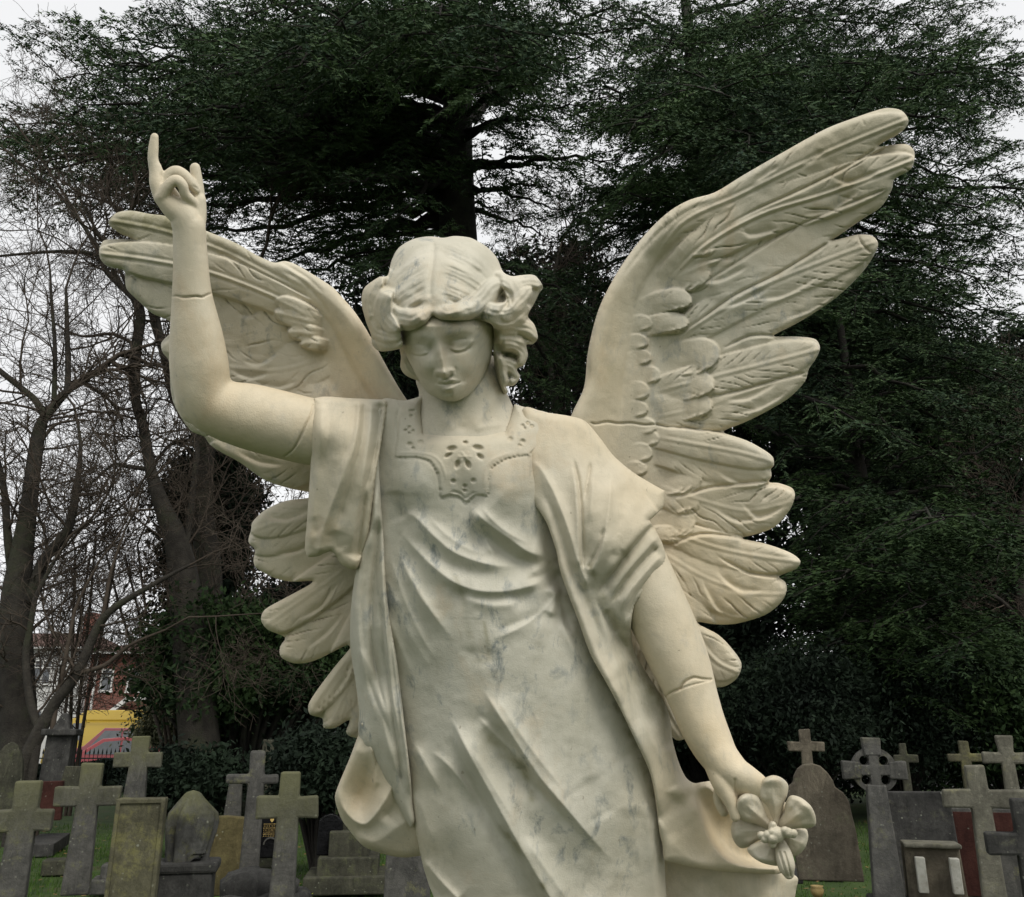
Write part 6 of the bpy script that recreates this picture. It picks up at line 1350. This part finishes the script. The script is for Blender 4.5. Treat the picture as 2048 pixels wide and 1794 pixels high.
    for (x, y, r_, sg_) in ((1195, 1180, 34, 1.5), (1180, 1300, 40, 1.5), (1370, 1590, 50, 2.0)):
        m_ = np.exp(-(((R.X-x)**2+(R.Y-y)**2)/r_**2)**1.5); R.Z = R.Z*(1-m_)+blur(R.Z, sg_)*m_
    R.rough(1.0, 23)
    R.cool[:] = .3; R.tint(1200, 1200, 60, 220, .4, 'cool', -25); R.tint(1150, 860, 90, 50, -.2); R.tint(1290, 1000, 60, 60, -.35); R.tint(1480, 1680, 120, 80, -.6); R.tint(1300, 1400, 40, 100, .35)
    R.tint(1240, 1160, 40, 90, .3, 'stain', 35); R.tint(1290, 1390, 30, 90, .55, 'stain', -25); R.tint(1350, 1690, 50, 60, .4, 'stain'); R.tint(1215, 1240, 18, 70, .4, 'stain', -30)
    R.soot(T4([(440, 735), (370, 820), (300, 915), (240, 1010)]), 8, .9, 11); R.soot(T4([(430, 875), (370, 950), (315, 1050)]), 6, .7, 12); R.soot([(1225, 1240), (1262, 1300), (1300, 1370), (1330, 1420)], 12, .9, 13); R.soot([(1180, 1130), (1210, 1200), (1250, 1270)], 6, .6, 14)  # colour darkened along the cape and under-sleeve creases
    a = R.build()
    # back fall of the gown behind the hem
    out = [(1300, 1690), (1400, 1715), (1500, 1725), (1560, 1735), (1580, 1745), (1596, 1757), (1592, 1780), (1585, 1850), (1600, 2110), (1280, 2110), (1290, 1850)]
    R = Relief(out, [(1300, 1700, -40), (1500, 1730, -10), (1596, 1757, -40), (1590, 1800, -40), (1600, 2100, -50), (1280, 2100, -40), (1450, 1900, 10), (1350, 1780, -30), (1520, 1780, 0)], step=3, R=24, E=24, thick=60)
    R.stroke([(1460, 1740), (1450, 1800), (1440, 2000)], 30, 30, -10); R.stroke([(1540, 1745), (1545, 1850), (1560, 2100)], 20, 30, 12); R.cool[:] = .3; R.tint(1400, 1780, 120, 60, .5, 'stain'); R.rough(1.2, 31)
    b = R.build()
    join_parts('mantle', [a, b], MARBLE, angel)
mantle_right()
def mantle_left():
    out = [(738, 1040), (722, 1100), (708, 1165), (701, 1230), (700, 1280), (704, 1320), (712, 1370), (718, 1424), (716, 1460), (724, 1490), (745, 1505), (790, 1600), (812, 1642), (823, 1655), (830, 1640), (826, 1610), (822, 1560), (815, 1500), (808, 1440), (801, 1380), (792, 1310), (780, 1240), (772, 1170),
           (768, 1090), (762, 1000), (758, 900), (764, 820), (745, 815), (735, 900), (735, 980)]
    base = [(740, 1040, 40), (701, 1240, 10), (704, 1320, 10), (718, 1424, 14), (724, 1490, 20), (823, 1650, 50), (826, 1580, 60), (801, 1380, 66), (780, 1240, 68), (768, 1100, 64), (760, 900, 45), (752, 820, 20), (745, 1250, 56), (760, 1420, 58), (790, 1540, 58)]
    R = Relief(out, base, step=2.0, R=16, E=18, thick=30, n=5)
    S6 = lambda L, *a, **k: R.stroke(T6(L), *a, **k)
    S6([(548, 120), (538, 260), (510, 420), (490, 560), (478, 700), (490, 830), (515, 960), (560, 1100)], 12, 26, 13, 1.15, .1, .3)
    S6([(530, 330), (505, 470), (490, 600), (490, 720), (505, 850)], 8, 8, -8, 1.3, .2, .3); S6([(515, 300), (480, 460), (462, 620), (460, 740)], 7, 9, 8, 1.2, .2, .3)
    S6([(558, 260), (548, 400), (535, 540), (528, 680), (535, 820), (560, 950), (590, 1060)], 9, 10, -22, 1.2, .1, .2)
    S6([(572, 400), (575, 540), (585, 700), (596, 860), (615, 1010), (640, 1180)], 9, 9, 13, 1.15, .15, .2)
    S6([(560, 560), (572, 720), (585, 860), (603, 1000), (632, 1200), (655, 1380)], 5, 6, -13, 1.2, .15, .1)
    S6([(590, 640), (608, 800), (625, 950), (645, 1120), (668, 1300)], 5, 5, -8, 1.2, .2, .1); S6([(600, 700), (622, 880), (645, 1060), (668, 1230), (684, 1400)], 7, 6, 11, 1.15, .2, .1)
    S6([(470, 780), (510, 850), (560, 930), (590, 1040)], 8, 18, 8, 1.2, .3, .3); S6([(540, 900), (570, 1050), (600, 1200), (640, 1320)], 14, 12, 9, 1.2, .3, .3)
    S6([(500, 880), (540, 990), (590, 1110), (625, 1230)], 7, 7, -8, 1.2, .3, .3)
    R.Z = blur(R.Z, .5)
    R.rough(.9, 41); R.cool[:] = .8; R.tint(760, 1500, 50, 160, .25, 'stain'); R.tint(752, 1200, 14, 160, .35, 'stain')
    a = R.build()
    # looped end of the mantle
    out = [(716, 1380), (722, 1450), (712, 1482), (697, 1522), (680, 1562), (670, 1591), (673, 1612), (684, 1640), (700, 1662), (711, 1676), (728, 1693), (752, 1703), (779, 1711), (810, 1715), (842, 1712), (856, 1720), (856, 1690), (840, 1600), (822, 1520), (790, 1430), (760, 1370)]
    base = [(716, 1400, 0), (712, 1482, -5), (680, 1562, -20), (671, 1592, -20), (711, 1676, -10), (779, 1711, -5), (842, 1712, 0), (840, 1600, 30), (790, 1430, 30), (750, 1500, 24), (760, 1620, 20), (720, 1600, -6)]
    R = Relief(out, base, step=2.0, R=16, E=18, thick=30, n=5)
    S6([(490, 1140), (430, 1280), (395, 1390), (440, 1470), (500, 1500), (560, 1440), (620, 1330), (650, 1230)], 26, 9, 20, 1.3, .1, .3)
    R.bump(728, 1590, 24, 46, -20, 12); R.bump(745, 1530, 16, 40, -10, 10)
    S6([(520, 1170), (530, 1220), (545, 1290), (540, 1370)], 8, 9, 14, 1.3); S6([(480, 1080), (505, 1150), (545, 1170), (600, 1100)], 10, 16, 16, 1.3, .1, .3)
    S6([(470, 1000), (470, 1070), (500, 1120)], 18, 18, 14, 1.4); S6([(560, 1490), (620, 1430), (660, 1340), (690, 1380)], 14, 14, -12, 1.4)
    S6([(450, 1540), (540, 1570), (620, 1520), (690, 1470)], 18, 22, 9, 1.4); S6([(640, 1380), (660, 1440), (690, 1470), (715, 1520)], 8, 8, 10, 1.3)
    R.rough(1, 43); R.cool[:] = .3; R.tint(770, 1660, 60, 50, .5); R.tint(730, 1580, 40, 60, -.5); R.tint(760, 1700, 70, 20, .4, 'stain'); R.tint(700, 1640, 40, 26, .3, 'stain', 50)
    b = R.build()
    o = join_parts('mantle', [a, b], MARBLE, angel); o['label'] = 'narrow hanging panel and looped end on the raised-arm side'
mantle_left()
def sleeve_left():
    out = [(628, 799), (627, 797), (650, 793), (697, 796), (740, 798), (770, 800), (775, 810), (768, 850), (760, 900), (752, 950), (744, 1010), (738, 1060), (727, 1100), (716, 1134), (705, 1139), (693, 1135), (681, 1127), (672, 1112), (663, 1103), (650, 1106), (638, 1112), (618, 1114), (612, 1107), (610, 1090),
           (614, 1040), (617, 994), (620, 950), (622, 916), (623, 870), (626, 830)]
    base = [(628, 802, 30), (700, 797, 20), (770, 802, 16), (622, 916, 46), (617, 994, 40), (612, 1095, 30), (705, 1135, 50), (740, 1050, 60), (760, 900, 62), (690, 860, 78), (680, 960, 80), (660, 1060, 56), (640, 860, 76), (700, 1060, 66)]
    R = Relief(out, base, step=2.0, R=13, E=15, thick=40, n=5)
    S5 = lambda L, *a, **k: R.stroke(T5(L), *a, **k)
    S5([(402, 90), (400, 200), (382, 320), (345, 430), (305, 540), (262, 650), (222, 760), (205, 850), (190, 900)], 16, 14, 13, 1.15, .05, .05)
    S5([(385, 110), (378, 220), (350, 340), (300, 450)], 6, 7, -5, 1.3, .1, .3)
    S5([(520, 100), (505, 250), (482, 380), (455, 500), (432, 620), (412, 760), (395, 930)], 8, 14, -18, 1.2, .05, .05)
    S5([(470, 110), (462, 250), (440, 400), (415, 540), (395, 660), (375, 780), (350, 900)], 12, 12, 10, 1.15, .05, .15)
    S5([(430, 100), (428, 230), (412, 350), (380, 460), (345, 580), (310, 700), (285, 800)], 9, 9, -11, 1.3, .1, .2)
    S5([(215, 110), (208, 280), (196, 450), (180, 600), (162, 760), (152, 870)], 14, 16, 7, 1.2, .05, .1)
    S5([(260, 120), (250, 260), (240, 400), (215, 560)], 9, 9, -3.5, 1.5, .1, .4)
    S5([(155, 690), (175, 760), (205, 800)], 12, 12, -4, 1.6, .3, .3)
    S5([(290, 760), (288, 830), (305, 890)], 14, 14, -6, 1.6, .3, .3)
    S5([(480, 380), (450, 520), (432, 640)], 6, 8, 8, 1.3, .3, .3); S5([(500, 300), (475, 430), (440, 560)], 5, 5, -5, 1.3)
    R.stroke([(626, 800), (650, 802), (700, 803), (760, 804)], 4, 5, 2.5)
    R.Z = blur(R.Z, .5)
    R.rough(.9, 51); R.cool[:] = .25; R.tint(700, 1040, 40, 90, .3); R.tint(720, 1080, 30, 60, .3, 'stain'); R.tint(640, 1040, 30, 60, .3, 'stain')
    R.tint(752, 830, 20, 60, .5)
    join_parts('sleeve', [R.build()], MARBLE, angel)
sleeve_left()
# ---------------------------------------------------------------- the carved flower in the lowered hand
def flower():
    root = empty('flower', tuple(w3(1553, 1665, 150))); root.parent = angel; root.matrix_parent_inverse = Matrix.Translation(-Vector(angel.location))
    c = (1553, 1662)
    def petal(tip, w, zt, zc=128, fold=3):
        dx, dy = tip[0]-c[0], tip[1]-c[1]; L = math.hypot(dx, dy); ux, uy = dx/L, dy/L; px_, py_ = -uy, ux
        pr = [(0, .32), (.2, .40), (.42, .58), (.62, .92), (.8, 1.04), (.93, .72), (1.0, .2), (.985, -.25), (.92, -.7), (.78, -1.04), (.6, -.94), (.42, -.6), (.2, -.40), (0, -.32)]
        out = [(c[0]+ux*L*a+px_*w*b, c[1]+uy*L*a+py_*w*b) for a, b in pr]
        base = [(c[0]+ux*L*a+px_*w*b, c[1]+uy*L*a+py_*w*b, zc+(zt-zc)*a**.8-14*b*b-(18*a**5)) for a, b in ((0, 0), (0, .3), (0, -.3), (.5, 0), (.5, .6), (.5, -.6), (.8, 0), (.8, .95), (.8, -.95), (1, 0), (1, .4), (1, -.4))]
        R = Relief(out, base, step=1.6, R=10, E=15, thick=12, n=6)
        R.stroke([(c[0]+ux*L*.1, c[1]+uy*L*.1), (c[0]+ux*L*.85, c[1]+uy*L*.85)], 5, 5, fold, 1.5, .1, .4)
        for s_ in (-1, 1):
            R.stroke([(c[0]+ux*L*.25+px_*w*.25*s_, c[1]+uy*L*.25+py_*w*.25*s_), (c[0]+ux*L*.85+px_*w*.5*s_, c[1]+uy*L*.85+py_*w*.5*s_)], 5, 5, -fold*.5, 1.6, .2, .4)
        R.Z += 3*vnoise(R.X, R.Y, 22, int(tip[0]))+1.6*vnoise(R.X, R.Y, 12, int(tip[1])); R.bump(c[0]+ux*L*.93, c[1]+uy*L*.93, w*.7, w*.35, 6, math.degrees(math.atan2(uy, ux))+90); R.cool[:] = .5
        return R
    for tip, w, zt in (((1462, 1662), 33, 118), ((1612, 1692), 29, 140), ((1528, 1727), 40, 156), ((1477, 1596), 29, 166), ((1542, 1551), 31, 160), ((1620, 1610), 37, 176)):
        R = petal(tip, w, zt, zc=112 if tip[0] != 1461 else 100)
        o = join_parts('petal', [R.build()], MARBLE, None); par(o, root)
    rs = np.random.default_rng(4); T = []
    for k in range(17):
        a = rs.random()*6.3; r = 4+rs.random()*24; x, y = 1553+math.cos(a)*r*1.2, 1670+math.sin(a)*r*.8
        T.append(tube_mesh([(x, y, 150), (x+2, y+1, 176+rs.random()*9-r*.5)], [8, 6.5+rs.random()*5.5], 10))
    T.append(tube_mesh([(1553, 1662, 108), (1553, 1670, 168)], [11, 17], 16))
    co, q = fuse(T, 1.6, 2); n = len(co)
    o = join_parts('stamen', [(w3(co[:, 0], co[:, 1], co[:, 2]), q, np.full(n, .5), np.zeros(n))], MARBLE, None); par(o, root)
    T = [tube_mesh([(1562, 1690, 136), (1568, 1712, 150), (1574, 1735, 156), (1578, 1748, 152)], [12, 17, 17, 11], 20)]
    co, q = fuse(T, 1.6, 3); n = len(co)
    for dx in (-4, 6): carve_line(co, [(1563+dx, 1705), (1570+dx, 1728), (1577+dx*.7, 1752)], 2.2, 4)
    o = join_parts('bud', [(w3(co[:, 0], co[:, 1], co[:, 2]), q, np.full(n, .5), np.zeros(n))], MARBLE, None); par(o, root)
def par(o, p):
    o.parent = p; bpy.context.view_layer.update(); o.matrix_parent_inverse = p.matrix_world.inverted()
flower()
